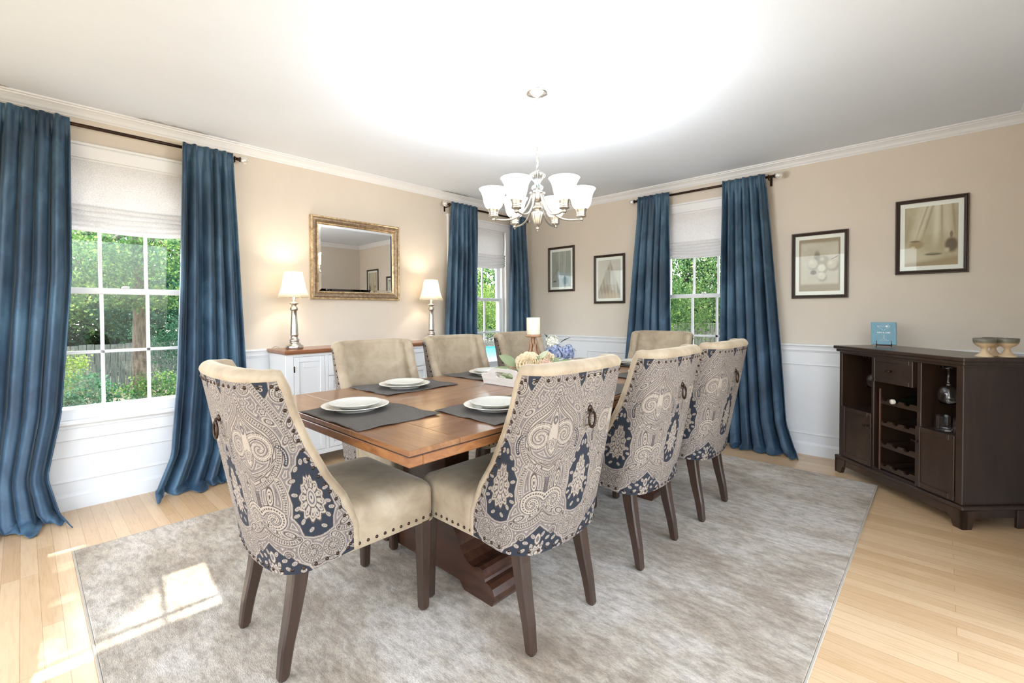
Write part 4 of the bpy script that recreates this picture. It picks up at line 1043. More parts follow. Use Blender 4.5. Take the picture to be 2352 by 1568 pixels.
def art(kind, nx=150, ny=220):
    """small chalk still lifes, generic; returns colours (ny+1, nx+1, 3); x right, y up in 0..1"""
    X, Y = np.meshgrid(np.linspace(0, 1, nx+1), np.linspace(0, 1, ny+1)); rs = np.random.RandomState(kind)
    def fbm(fx, fy, s):
        r = np.random.RandomState(s); o = np.zeros_like(X); a = 1
        for k in range(5):
            gx, gy = max(2, int(fx*2**k)), max(2, int(fy*2**k)); G = r.rand(gy+2, gx+2); x = X*gx; y = Y*gy; i = x.astype(int); j = y.astype(int); u = x-i; v = y-j; u = u*u*(3-2*u); v = v*v*(3-2*v)
            o += a*((G[j, i]*(1-u)+G[j, i+1]*u)*(1-v)+(G[j+1, i]*(1-u)+G[j+1, i+1]*u)*v-.5); a *= .6
        return o
    def blob(cx, cy, rx, ry, soft=.25): return np.clip((1-np.hypot((X-cx)/rx, (Y-cy)/ry))/soft, 0, 1)[..., None]
    def mix(c, m, col): return c*(1-m)+np.array(col)*m
    S = lambda *c: np.array(srgb(*c)[:3])
    if kind == 1:
        c = np.tile(S(150, 150, 142), (*X.shape, 1)); c = mix(c, np.clip(.5+fbm(3, 2, 1), 0, 1)[..., None]*.5, S(176, 176, 168))
        for x0, w_, a in ((.42, .02, .7), (.52, .015, .4), (.62, .02, .4), (.7, .03, .6), (.36, .02, .3)): c = mix(c, (np.exp(-((X-x0-.04*(1-Y)+.03*np.sin(Y*4))/w_)**2)*np.clip((Y-.25)*3, 0, 1))[..., None]*a, S(198, 198, 190))
        c = mix(c, (np.clip((X-.27)*20, 0, 1)*np.clip((.45-Y+.05*np.sin(X*6))*12, 0, 1))[..., None]*.8, S(158, 172, 182))
        c = mix(c, blob(.70, .17, .17, .12)*.75, S(96, 126, 140)); c = mix(c, blob(.36, .33, .09, .14, .6)*.8, S(196, 206, 212))
        c = mix(c, blob(.15, .16, .12, .03)*.8, S(92, 84, 72)); c = mix(c, (np.exp(-((Y-.22-.9*X)/.012)**2)*(X < .32))[..., None]*.7, S(104, 102, 92))
    elif kind == 2:
        c = np.tile(S(206, 200, 192), (*X.shape, 1)); tri = np.clip((.62*(1.02-Y)-np.abs(X-.56+.1*(1-Y)))*14, 0, 1)[..., None]
        c = mix(c, tri*.8, S(176, 164, 148)); c = mix(c, tri*np.clip(.5+.9*np.sin(X*42+Y*9)+fbm(4, 2, 4), 0, 1)[..., None]*.5, S(142, 132, 118))
        c = mix(c, (np.clip(1-abs(X-.56)/.27, 0, 1)**.1*(abs(X-.56) < .27)*(Y > .35)*(Y < .74))[..., None]*.6, S(192, 190, 182))
        c = mix(c, (np.clip((X-.82)*14, 0, 1)*(Y < .72)*(X < .98))[..., None]*tri*.7, S(122, 112, 96)); c = mix(c, np.clip((.16-Y)*10, 0, 1)[..., None]*.7, S(190, 178, 162))
        c = mix(c, blob(.33, .22, .3, .12, .8)*.5, S(148, 134, 116))
    elif kind == 3:
        c = np.tile(S(156, 138, 114), (*X.shape, 1)); box = (np.clip((.48-np.abs(X-.5))*20, 0, 1)*np.clip((.42-np.abs(Y-.53))*20, 0, 1))[..., None]
        c = mix(c, box*.95, S(196, 186, 170)); c = mix(c, box*np.clip(.5+fbm(3, 4, 7)*1.4, 0, 1)[..., None]*.5, S(214, 206, 190))
        c = mix(c, blob(.84, .47, .28, .11, .7)*.7, S(150, 134, 110)); c = mix(c, blob(.45, .66, .10, .14, .5)*.7, S(120, 108, 92))
        for (x, y, r, cc) in ((.34, .53, .15, (206, 196, 178)), (.60, .58, .15, (168, 156, 134)), (.56, .44, .12, (216, 208, 192)), (.56, .29, .12, (210, 200, 182)), (.80, .5, .15, (196, 184, 162))):
            c = mix(c, blob(x+.02, y-.03, r*1.15, r*.82, .5)*.6, S(112, 98, 80)); c = mix(c, blob(x, y, r, r*.72, .35), S(*cc)); c = mix(c, blob(x-.03, y+.03, r*.5, r*.36, .9)*.6, S(226, 220, 206))
        c = mix(c, blob(.36, .36, .09, .05, .3)*.8, S(96, 80, 66)); c = mix(c, (np.exp(-((Y-.60-.35*(X-.8))/.006)**2)*(X > .78)*(X < .95))[..., None], S(70, 60, 50))
    else:
        c = np.tile(S(176, 160, 132), (*X.shape, 1)); c = mix(c, np.clip(.5+fbm(3, 3, 9)*1.3, 0, 1)[..., None]*.6, S(200, 188, 160))
        for x0, sl, w_, a in ((.62, .05, .07, .8), (.47, .5, .05, .6), (.40, .5, .03, .5), (.78, -.1, .08, .5), (.33, .45, .06, .4)): c = mix(c, (np.exp(-((X-x0+sl*(1-Y)*.8)/w_)**2)*np.clip((Y-.22)*3, 0, 1))[..., None]*a, S(222, 214, 194))
        for x0, sl in ((.54, .45), (.70, -.02), (.90, -.12), (.44, .5)): c = mix(c, (np.exp(-((X-x0+sl*(1-Y)*.8)/.022)**2)*np.clip((Y-.35)*3, 0, 1))[..., None]*.55, S(146, 126, 96))
        c = mix(c, (np.clip((.30-Y+.12*np.sin(X*5+1))*5, 0, 1))[..., None]*.7, S(208, 196, 170)); c = mix(c, np.clip((.14-Y+.10*X-.06)*14, 0, 1)[..., None]*.8, S(156, 132, 98))
        c = mix(c, blob(.22, .36, .17, .085, .4), S(168, 146, 112)); c = mix(c, blob(.20, .42, .13, .02, .5)*.8, S(112, 92, 70)); c = mix(c, blob(.16, .32, .06, .03, .6)*.8, S(214, 200, 170))
        c = mix(c, blob(.88, .33, .14, .14, .35)*.95, S(104, 88, 72)); c = mix(c, blob(.88, .50, .035, .07, .4)*.9, S(122, 102, 82)); c = mix(c, blob(.80, .25, .07, .05, .7)*.8, S(212, 196, 172))
        c = mix(c, blob(.55, .19, .19, .022, .3)*.9, S(104, 96, 82)); c = mix(c, blob(.55, .205, .15, .012, .4)*.9, S(150, 136, 112))
    c = c*(1+.10*(rs.rand(*X.shape)-.5))[..., None]; return np.clip(c, 0, 1)
def picture(label, kind, cx, cz, ridges):
    t = thing('framed_picture', label, 'picture', group='framed still life sketches'); place(t, cx, cz, I4)
    w2, h2 = .1895, .2635; f = .026
    b = MB(); prof = [(0, .002), (0, .016), (.003, .020), (.007, .020), (.009, .016), (.013, .019), (.017, .017), (.021, .012), (f, .010), (f, .005)]
    b.ring(-w2, w2, -h2, h2, prof); b.build('frame', M['pframe'], t)
    b = MB(); b.box(-w2+f-.002, w2-f+.002, -.0055, -.001, -h2+f-.002, h2-f+.002); b.build('mat_board', M['matboard'], t)
    aw, ah = w2-f-.026, h2-f-.030; nx, ny = 150, 220
    X, Z = np.meshgrid(np.linspace(-aw, aw, nx+1), np.linspace(-ah, ah, ny+1)); V = np.stack([X, np.full_like(X, -.0062), Z], -1).reshape(-1, 3)
    o = bpy.data.objects.new('artwork', np_mesh('artwork', V, nx, ny, M['art'], art(kind, nx, ny))); COL.objects.link(o); o.parent = t
    b = MB(); b.box(-w2+f-.002, w2-f+.002, -.0095, -.0075, -h2+f-.002, h2-f+.002); b.build('picture_glass', M['pane'], t)
picture('dark framed grey sketch on the back wall nearest the corner', 1, .5275, 1.668, 0)
picture('dark framed sketch of a draped form on the back wall, left of the curtains', 2, 1.172, 1.518, 0)
picture('dark framed fruit sketch on the back wall just right of the curtains', 3, 3.080, 1.529, 1)
picture('dark framed drapery still life, rightmost and highest over the bar cabinet', 4, 3.734, 1.684, 1)

# ------------------------------------------------------------------ sideboard and lamps
SY0, SY1 = -3.07, -1.475; SBT = .897
t = thing('sideboard', 'long white sideboard with brown wood top under the mirror', 'sideboard', (0, 0, 0))
def sbx(b, x0, x1, y0, y1, z0, z1, bv=.002): b.box(x0, x1, y0, y1, z0, z1, bv)
b = MB(); sbx(b, .034, .325, SY0+.022, SY1-.022, .092, SBT-.03, .002)
for y in (SY0+.018, SY1-.078): sbx(b, .03, .34, y, y+.06, .0, SBT-.03, .003)
sbx(b, .325, .34, SY0+.078, SY1-.078, SBT-.052, SBT-.03); sbx(b, .325, .34, SY0+.078, SY1-.078, .09, .125)
for y in (-2.745, -2.265, -1.785): sbx(b, .325, .34, y-.013, y+.013, .125, SBT-.052)
b.build('cabinet_body', M['white'], t)
b = MB(); b.box(.012, .368, SY0, SY1, SBT-.022, SBT, .005); b.box(.018, .358, SY0+.008, SY1-.008, SBT-.032, SBT-.021, .004); b.build('wood_top', M['sbtop'], t)
def front(name, y0, y1, z0, z1, pull=False, hinge=0):
    b = MB(); f = .038; x = .336
    sbx(b, .322, x+.004, y0, y0+f, z0, z1); sbx(b, .322, x+.004, y1-f, y1, z0, z1); sbx(b, .322, x+.004, y0+f, y1-f, z0, z0+f); sbx(b, .322, x+.004, y0+f, y1-f, z1-f, z1)
    sbx(b, .318, x-.004, y0+f, y1-f, z0+f, z1-f)
    if z1-z0 > .5: sbx(b, .322, x-.001, y0+f+.03, y1-f, z1-f-.045, z1-f-.001)
    d = b.build(name, M['white'], t)
    if pull:
        yc, zc = (y0+y1)/2, (z0+z1)/2; b = MB(); n = 12
        def F(u, v):
            a = PI*u; r = .026; q = v*PI/2
            return (x-.004+.020*math.sin(q), yc+1.35*r*math.cos(a)*math.cos(q*.0)*(1-.12*v), zc-.008+r*math.sin(a)*math.cos(q*.9))
        b.grid(F, n, 6); b.box(x-.005, x-.002, yc-.04, yc+.04, zc-.012, zc-.006, .001); b.build('cup_pull', M['chrome'], d)
    if hinge:
        yy = y0 if hinge < 0 else y1
        for z in (z0+.08, z1-.11): b = MB(); b.tube([(x+.006, yy, z), (x+.006, yy, z+.045)], .005, 8); b.build('hinge', M['bronze'], d)
front('door', -2.990, -2.760, .128, SBT-.055, hinge=-1); front('door', -1.770, -1.535, .128, SBT-.055, hinge=1)
for ya, yb in ((-2.730, -2.280), (-2.250, -1.800)):
    for z0, z1 in ((.685, SBT-.055), (.41, .68), (.128, .405)): front('drawer', ya, yb, z0, z1, pull=True)
def table_lamp(label, x, y):
    t = thing('table_lamp', label, 'lamp', (x, y, SBT), group='brushed nickel table lamps')
    b = MB(); b.lathe([(0, 0), (.060, 0), (.063, .003), (.063, .020), (.060, .026), (.050, .032), (.042, .040), (.036, .046), (.033, .055), (.036, .060), (.038, .066), (.034, .072), (.026, .078), (.025, .098), (.030, .103), (.031, .107), (.028, .112), (.0285, .120),
                       (.027, .16), (.0215, .24), (.0195, .285), (.022, .289), (.027, .294), (.029, .302), (.027, .311), (.022, .317), (.017, .324), (.017, .330), (.024, .337), (.034, .343), (.034, .347), (.022, .350), (.012, .353), (.009, .36), (.009, .42), (0, .42)], n=40); b.build('lamp_base', M['nickel'], t)
    b = MB(); n = 8; R = [(.115, .390), (.104, .415), (.093, .445), (.084, .480), (.077, .515), (.070, .550), (.064, .583)]
    vs = []; NN = 48
    def rad(a, r): 
        k = (a/(2*PI)*n) % 1; return r*(1-.035*math.sin(PI*k))
    for r, z in R:
        for i in range(NN): a = 2*PI*i/NN; q = rad(a, r); vs.append((q*math.cos(a), q*math.sin(a), z))
    b.add(vs, [(k*NN+i, k*NN+(i+1) % NN, (k+1)*NN+(i+1) % NN, (k+1)*NN+i) for k in range(len(R)-1) for i in range(NN)], True)
    s_ = b.build('lamp_shade', M['lampshade'], t); solid(s_, .0015)
    b = MB()
    for k in range(n): a = 2*PI*k/n; b.tube([(r*1.004*math.cos(a), r*1.004*math.sin(a), z) for r, z in R], .0014, 6)
    for r, z in (R[0], R[-1]): b.torus((0, 0, z), r, .0018, 'z', 48, 6)
    for k in range(3): a = 2*PI*k/3; b.tube([(.012*math.cos(a), .012*math.sin(a), .565), (.06*math.cos(a), .06*math.sin(a), .578)], .0012, 6)
    b.build('shade_rib', M['candle'], s_)
    b = MB(); b.sphere((0, 0, .475), .024, 16, 1, 1, 1.25); b.build('bulb', M['bulb'], t)
    l = bpy.data.lights.new('lamp_glow', 'POINT'); l.energy = LAMP_W; l.color = (1, .87, .70); l.shadow_soft_size = .025
    lo = bpy.data.objects.new('lamp_glow', l); COL.objects.link(lo); lo.parent = t; lo.location = (0, 0, .53)
    return t
table_lamp('lit nickel table lamp with ivory bell shade on the left end of the sideboard', .2, -2.932)
table_lamp('lit nickel table lamp with ivory bell shade on the right end of the sideboard', .2, -1.648)
b = MB(); b.tube([(.16, -2.99, SBT+.004), (.13, -3.01, SBT+.006), (.09, -3.02, SBT+.016), (.06, -3.025, SBT+.014), (.03, -3.03, SBT+.003), (.015, -3.03, SBT-.02)], .002, 6)
o = b.build('lamp_cord', M['grate'], None); tag(o, 'thin cord trailing from the left-hand table lamp to the wall', 'cord')

# ------------------------------------------------------------------ bar cabinet (set across the corner)
CT = .914
t = thing('bar_cabinet', 'dark espresso wood bar cabinet with wine rack set across the right corner', 'cabinet', (3.26, -.31, 0), -PI/4)
# local: x along the front (0..0.875), +y towards the corner, -y towards the room
def part(name, boxes, m, par=None, bv=.003):
    b = MB()
    for q in boxes: b.box(*q[:6], q[6] if len(q) > 6 else bv)
    return b.build(name, m, par or t)
D = .345; W = .875
part('side_panel', [(.012, .030, .002, D, .12, .865), ], M['espresso']); part('side_panel', [(W-.012, W+.006, .002, D, .12, .865)], M['espresso'])
part('cabinet_top', [(-.028, W+.034, -.030, D+.02, .892, CT, .004), (-.016, W+.022, -.018, D+.01, .872, .894, .004), (.004, W+.008, -.006, D, .858, .874, .002)], M['espresso'])
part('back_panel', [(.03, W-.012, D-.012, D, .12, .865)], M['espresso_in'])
part('divider', [(.277, .298, .002, D-.012, .12, .862)], M['espresso']); part('divider', [(.606, .634, .002, D-.012, .12, .862)], M['espresso'])
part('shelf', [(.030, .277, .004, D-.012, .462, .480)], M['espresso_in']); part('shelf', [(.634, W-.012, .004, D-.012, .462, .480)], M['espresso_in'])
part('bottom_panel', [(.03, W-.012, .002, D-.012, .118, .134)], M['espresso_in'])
part('face_post', [(.004, .030, -.006, .010, .125, .862)], M['espresso']); part('face_post', [(W-.030, W+.010, -.006, .010, .125, .862)], M['espresso'])
b = MB(); b.box(-.020, W+.028, -.022, D+.01, .100, .122, .005); b.box(-.010, W+.018, -.012, D, .055, .102, .002)
for x0, x1 in ((-.018, .075), (W-.068, W+.026)):
    b.prism([(x0, 0), (x0, .1), (x1, .1), (x1-.006, .06), (x1-.026, .045), (x1-.032, .022), (x1-.042, 0)] if x0 < .3 else [(x0+.042, 0), (x0+.032, .022), (x0+.026, .045), (x0+.006, .06), (x0, .1), (x1, .1), (x1, 0)], -.018, .008, 'y')
for xx in (-.018, W+.008):
    b.prism([(-.018, 0), (-.018, .1), (.07, .1), (.064, .06), (.045, .045), (.038, .022), (.03, 0)], xx, xx+.018, 'x'); b.box(xx, xx+.018, D-.06, D+.004, 0, .1, .002)
b.build('bracket_base', M['espresso'], t)
def cab_door(x0, x1, kx):
    b = MB(); f = .030; y = -.012; z0, z1 = .130, .484
    b.box(x0, x0+f, y, y+.018, z0, z1, .002); b.box(x1-f, x1, y, y+.018, z0, z1, .002); b.box(x0+f, x1-f, y, y+.018, z0, z0+f, .002); b.box(x0+f, x1-f, y, y+.018, z1-f, z1, .002)
    b.box(x0+f, x1-f, y+.007, y+.014, z0+f, z1-f); d = b.build('door', M['espresso'], t)
    b = MB(); b.tube([(kx, y, .40), (kx, y-.022, .40)], .004, 8); b.tube([(kx-.018, y-.024, .40), (kx+.018, y-.024, .40)], .005, 8); b.build('door_knob', M['bronze'], d)
cab_door(.032, .290, .272); cab_door(.612, W-.032, .632)
b = MB(); y = -.016; x0, x1, z0, z1, f = .300, .596, .705, .860, .024
b.box(x0, x1, y+.008, .25, z0+.004, z1-.004); b.box(x0, x0+f, y, y+.014, z0, z1, .002); b.box(x1-f, x1, y, y+.014, z0, z1, .002); b.box(x0+f, x1-f, y, y+.014, z0, z0+f, .002); b.box(x0+f, x1-f, y, y+.014, z1-f, z1, .002)
d = b.build('drawer', M['espresso'], t); b = MB(); b.tube([(.448, y, .785), (.448, y-.024, .785)], .006, 8); b.tube([(.425, y-.026, .785), (.471, y-.026, .785)], .006, 8); b.build('drawer_knob', M['bronze'], d)
def scallop(z):
    b = MB(); pts = [(.345, z-.022), (.345, z+.012)]; cen = (.372, .452, .532); r = .021
    for c in cen:
        for i in range(9): a = PI-PI*i/8; pts.append((c+r*math.cos(a), z+.012-r*.75*math.sin(a)))
    pts += [(.604, z+.012), (.604, z-.022)]
    b.prism(pts, .010, .022, 'y'); b.prism(pts, .25, .262, 'y'); b.box(.345, .352, .022, .25, z-.022, z+.002); b.box(.597, .604, .022, .25, z-.022, z+.002)
    b.build('wine_rack_rail', M['espresso'], t)
for z in (.585, .445, .305, .165): scallop(z)
part('rack_post', [(.334, .345, .004, .016, .132, .66)], M['rackwood']); part('rack_post', [(.590, .600, .25, .262, .132, .64)], M['rackwood'])
CabM = Matrix.Translation((3.26, -.31, 0)) @ Matrix.Rotation(-PI/4, 4, 'Z')
def cabpos(x, y, z): return CabM @ Vector((x, y, z))
# bottle in the rack
p = cabpos(.452, -.012, .594); t2 = thing('wine_bottle', 'dark wine bottle lying in the top row of the wine rack', 'bottle', p, -PI/4)
b = MB(); b.lathe([(0, .0), (.0135, .0), (.014, .03), (.0135, .075), (.020, .095), (.034, .115), (.0365, .13), (.0365, .27), (.03, .275), (0, .275)], n=20); b.xf(Matrix.Rotation(-PI/2, 4, 'X')); b.build('bottle_body', M['bottle'], t2)
b = MB(); b.lathe([(0, -.003), (.0145, -.003), (.015, .0), (.015, .012)], n=20); b.xf(Matrix.Rotation(-PI/2, 4, 'X')); b.build('bottle_cap', M['foil'], t2)
# hanging stemware
b = MB(); b.lathe([(0, 0), (.034, 0), (.035, -.002), (.01, -.006), (.0042, -.012), (.0036, -.075), (.007, -.082), (.02, -.09), (.034, -.108), (.040, -.13), (.039, -.155), (.033, -.178), (.032, -.178), (.038, -.155), (.039, -.13), (.033, -.110), (.019, -.092), (.005, -.086), (0, -.086)], n=32)
b.xf(Matrix.Scale(1.15, 4)); WG = b.mesh('wine_glass', M['glass'])
for x, y, lb in ((.722, .075, 'hanging wine glass in the right bay above the tumblers'), (.185, .10, 'hanging wine glass at the front of the left bay'), (.235, .22, 'hanging wine glass at the back of the left bay')):
    o = bpy.data.objects.new('wine_glass', WG); COL.objects.link(o); o.location = cabpos(x, y, .842); tag(o, lb, 'glass', 'hanging wine glasses')
for x0 in (.722, .185, .235):
    part('stemware_rail', [(x0-.014, x0-.008, .03, .30, .843, .850, .001), (x0+.008, x0+.014, .03, .30, .843, .850, .001), (x0-.014, x0-.011, .03, .30, .85, .858, .001), (x0+.011, x0+.014, .03, .30, .85, .858, .001)], M['bronze'])
b = MB(); b.lathe([(0, 0), (.034, 0), (.037, .004), (.038, .01), (.039, .085), (.0365, .085), (.035, .014), (0, .012)], n=12, smooth=False)
TG = b.mesh('tumbler', M['glass'])
for x, y, lb in ((.712, .06, 'square-cut tumbler on the right bay shelf, front left'), (.765, .13, 'cut tumbler on the right bay shelf, behind the front one'), (.81, .07, 'cut tumbler on the right bay shelf, nearest the right post')):
    o = bpy.data.objects.new('tumbler', TG); COL.objects.link(o); o.location = cabpos(x, y, .4805); tag(o, lb, 'glass', 'cut glass tumblers')
b = MB(); b.lathe([(0, 0), (.034, 0), (.035, .002), (.01, .006), (.0042, .012), (.0036, .075), (.02, .09), (.036, .11), (.04, .14), (.034, .17), (.033, .17), (.039, .14), (.035, .112), (.018, .092), (0, .088)], n=28)
o = b.build('wine_glass', M['glass'], None, cabpos(.225, .10, .4805)); tag(o, 'upright wine glass on the left bay shelf', 'glass')

# goblets
b = MB(); b.lathe([(0, 0), (.036, 0), (.038, .004), (.030, .012), (.018, .024), (.0125, .036), (.012, .044), (.018, .052), (.032, .060), (.042, .072), (.046, .086), (.0465, .100), (.044, .1005), (.043, .088), (.037, .074), (.024, .064), (0, .060)], n=36)
GB = b.mesh('pottery_goblet', M['pottery'])
for x, y, lb in ((3.962, -.832, 'left of the two front tan pottery goblets on the bar cabinet'), (4.050, -.764, 'right-hand tan pottery goblet on the bar cabinet'), (4.000, -.735, 'tan pottery goblet standing behind the left front goblet')):
    o = bpy.data.objects.new('pottery_goblet', GB); COL.objects.link(o); o.location = (x, y, CT); tag(o, lb, 'goblet', 'glazed pottery goblets')

# cocktail book on a small easel
BKX, BKY = 3.505, -.29
t = thing('book', 'blue cocktail recipe book with a drawn coupe glass, standing on the bar cabinet', 'book', (BKX, BKY, CT+.016), math.radians(9))
lean = Matrix.Rotation(math.radians(-14), 4, 'X'); bw, bh, bt = .068, .158, .016
b = MB(); b.box(-bw, bw, 0, bt, 0, bh, .001); b.xf(lean); b.build('cover', M['bookblue'], t)
b = MB(); b.box(bw-.0005, bw+.0015, -.0005, bt+.0005, 0, bh, .0005); b.xf(lean); b.build('spine', M['bookdark'], t)
def lineart(b, pts, r=.0007): b.tube([(x, -.0006, z) for x, z in pts], r, 5)
b = MB(); e = .011
for a in ([(-bw+e, .10), (-bw+e, bh-e), (bw-e, bh-e), (bw-e, .088)], [(-bw+e, .070), (-bw+e, e), (bw-e, e), (bw-e, .070)], [(-bw+e, .070), (bw-e, .070)]): lineart(b, a, .0006)
b.xf(lean); b.build('cover_border', M['print2'], t)
b = MB()
lineart(b, [(.034*math.cos(a), .132+.006*math.sin(a)) for a in np.linspace(0, 2*PI, 30)]); lineart(b, [(-.034, .132), (-.030, .122), (-.018, .113), (-.006, .107), (-.003, .098)]); lineart(b, [(.034, .132), (.030, .122), (.018, .113), (.006, .107), (.003, .098)])
lineart(b, [(-.003, .068), (-.003, .038), (-.012, .034), (-.026, .029), (.026, .029), (.012, .034), (.003, .038), (.003, .068)])
b.sphere((.017, 0, .128), .0065, 10, 1, .15, .9); lineart(b, [(.017, .128), (.027, .144)])
b.xf(lean); b.build('coupe_drawing', M['print'], t)
cu = bpy.data.curves.new('title_text', 'FONT'); cu.body = 'GIN & LIME'; cu.size = .0145; cu.align_x = 'CENTER'; cu.align_y = 'CENTER'; cu.extrude = .0003; cu.offset = .0003
cu.materials.append(M['print']); tmp = bpy.data.objects.new('tmp', cu); COL.objects.link(tmp); bpy.context.view_layer.update(); tme = bpy.data.meshes.new_from_object(tmp); bpy.data.objects.remove(tmp)
o = bpy.data.objects.new('title_text', tme); COL.objects.link(o); o.parent = t
o.matrix_local = lean @ Matrix.Translation((0, -.0009, .0835)) @ Matrix.Rotation(PI/2, 4, 'X')
t = thing('book_easel', 'small dark metal easel holding the blue book', 'easel', (BKX, BKY, CT+.0005), math.radians(9))
b = MB()
for s in (-.04, .04):
    b.tube([(s, .055, .0025), (s, .0, .0025), (s, -.006, .012), (s, -.012, .013), (s, -.014, .024)], .0022, 6); b.tube([(s, -.004, .010), (s, .030, .10)], .0018, 6)
    b.tube([(s, -.006, .0025), (s, -.006, .014)], .0022, 6)
b.tube([(-.04, -.006, .012), (.04, -.006, .012)], .003, 6); b.tube([(-.04, .030, .09), (.04, .030, .09)], .0018, 6); b.build('easel_frame', M['bronze'], t)

# ------------------------------------------------------------------ chandelier
CX, CY = 2.109, -2.330
t = thing('chandelier', 'six-light brushed nickel chandelier with lit frosted glass shades', 'chandelier', (CX, CY, 0))
b = MB(); b.lathe([(0, H-.001), (.062, H-.001), (.064, H-.006), (.058, H-.014), (.030, H-.024), (.012, H-.030), (.006, H-.040), (0, H-.040)], n=40); b.build('canopy', M['nickel'], t)
b = MB(); z = H-.040; k = 0
while z > 1.985:
    b.torus((0, 0, z-.016), .0075, .0016, 'y' if k % 2 else 'x', 16, 6, 1.0) if False else None
    pts = []
    for i in range(17):
        a = 2*PI*i/16; x_ = .0075*math.cos(a); z_ = .0165*math.sin(a); pts.append((x_, 0, z-.0145+z_) if k % 2 else (0, x_, z-.0145+z_))
    b.tube(pts, .0016, 6, False); z -= .0265; k += 1
b.tube([(.003, .002, H-.04), (-.003, .003, 2.2), (.003, -.002, 2.05), (0, 0, 1.97)], .0018, 6)
b.build('chain', M['nickel'], t)
b = MB(); b.lathe([(0, 1.992), (.006, 1.992), (.008, 1.972), (.012, 1.964), (.030, 1.956), (.044, 1.946), (.046, 1.938), (.038, 1.93), (.026, 1.915), (.016, 1.9), (.014, 1.892), (.022, 1.886), (.032, 1.878), (.034, 1.872), (.026, 1.862), (.016, 1.846), (.014, 1.84)], n=48, flute=(12, .05)); b.build('crystal_column', M['glass'], t)
b = MB(); b.lathe([(0, 1.992), (.004, 1.992), (.004, 1.84), (.014, 1.842), (.030, 1.838), (.030, 1.800), (.024, 1.796), (.012, 1.79), (.012, 1.775), (.020, 1.768), (.028, 1.764), (.020, 1.752), (.012, 1.744), (.018, 1.738), (0, 1.738)], n=40); b.build('hub', M['nickel'], t)
b = MB(); b.lathe([(.010, 1.742), (.022, 1.738), (.033, 1.732), (.034, 1.722), (.030, 1.700), (.022, 1.672), (.012, 1.655), (.006, 1.650), (.0, 1.65)], n=72, flute=(14, .06)); b.build('fluted_urn', M['nickel'], t)
b = MB(); b.sphere((0, 0, 1.642), .010, 14); b.sphere((0, 0, 1.628), .005, 10); b.build('finial', M['nickel'], t)
vx, vy = 3.792-CX, -4.345-CY; a_cam = math.atan2(vy, vx)
for k in range(6):
    a = a_cam-math.radians(-34+0)+math.radians(60)*k; ca, sa = math.cos(a), math.sin(a); R = .25
    pts = []
    ctrl = bez((.03, 1.835), (.045, 1.80), (.06, 1.72), (.12, 1.675), (.20, 1.685), (R, 1.697), n=22)
    b = MB(); b.tube([(r*ca, r*sa, z) for r, z in ctrl], .0055, 8); b.sphere((.036*ca, .036*sa, 1.842), .0085, 10)
    b.tube([(.03*ca, .03*sa, 1.835), (.036*ca, .036*sa, 1.845)], .006, 8)
    b.sphere((R*ca, R*sa, 1.694), .0125, 14); b.sphere((R*ca, R*sa, 1.680), .004, 8); arm = b.build('arm', M['nickel'], t)
    b = MB(); c = (R*ca, R*sa, 1.698); b.lathe([(0, 0), (.010, 0), (.014, .004), (.026, .008), (.028, .014), (.026, .020), (.026, .024), (.0275, .026), (.026, .029), (.0265, .036), (.030, .046), (.033, .054), (.031, .056), (0, .054)], c, 32); b.build('socket_cup', M['nickel'], arm)
    b = MB(); c = (R*ca, R*sa, 1.752); b.lathe([(.031, 0), (.040, .006), (.049, .018), (.055, .036), (.059, .056), (.063, .076), (.070, .094), (.078, .107), (.082, .112), (.080, .1135), (.068, .095), (.061, .077), (.057, .057), (.053, .037), (.047, .019), (.038, .008)], c, 40); b.build('glass_shade', M['frost'], arm)
    l = bpy.data.lights.new('bulb_glow', 'POINT'); l.energy = BULB_W; l.color = (.98, .985, 1); l.shadow_soft_size = .03
    lo = bpy.data.objects.new('bulb_glow', l); COL.objects.link(lo); lo.parent = t; lo.location = (R*ca, R*sa, 1.87)

# ------------------------------------------------------------------ outdoors
GZ = -.75
b = MB(); nn = 60
def G(u, v):
    x = -30+70*u-8; y = -22+50*v; return (x, y, GZ+.05*math.sin(x*1.3)*math.sin(y*1.1)+ (-.35 if (-.4 < x < 4.6 and -5.8 < y < .4) else 0))
b.grid(G, nn, nn); o = b.build('ground', M['ground']); o['kind'] = 'structure'; 
def fence(label, p0, p1, h, seed):
    p0 = Vector(p0); p1 = Vector(p1); d = (p1-p0); L = d.length; a = math.atan2(d.y, d.x); t = thing('picket_fence', label, 'fence', (p0.x, p0.y, GZ), a)
    rng = random.Random(seed); b = MB(); x = 0
    while x < L: b.box(x, x+.135, -.01, .01, -.15, h+rng.uniform(-.012, .012), .003); x += .145
    b.build('board_panel', M['fence'], t); b = MB()
    for z in (.35, h-.3): b.box(0, L, .011, .05, z, z+.085)
    b.build('rail', M['fence'], t); b = MB(); x = .2
    while x < L: b.box(x, x+.1, .05, .15, -.15, h-.05); x += 2.4
    b.build('post', M['fence'], t)
fence('weathered board fence seen through the large left window', (-11.5, -14, 0), (-11.5, 10, 0), 1.16, 1)
fence('weathered board fence seen through the back-wall window', (-8, 12, 0), (14, 12, 0), 1.5, 2)
NS = np.random.RandomState(11)
SD = np.array(SUN_DIR)
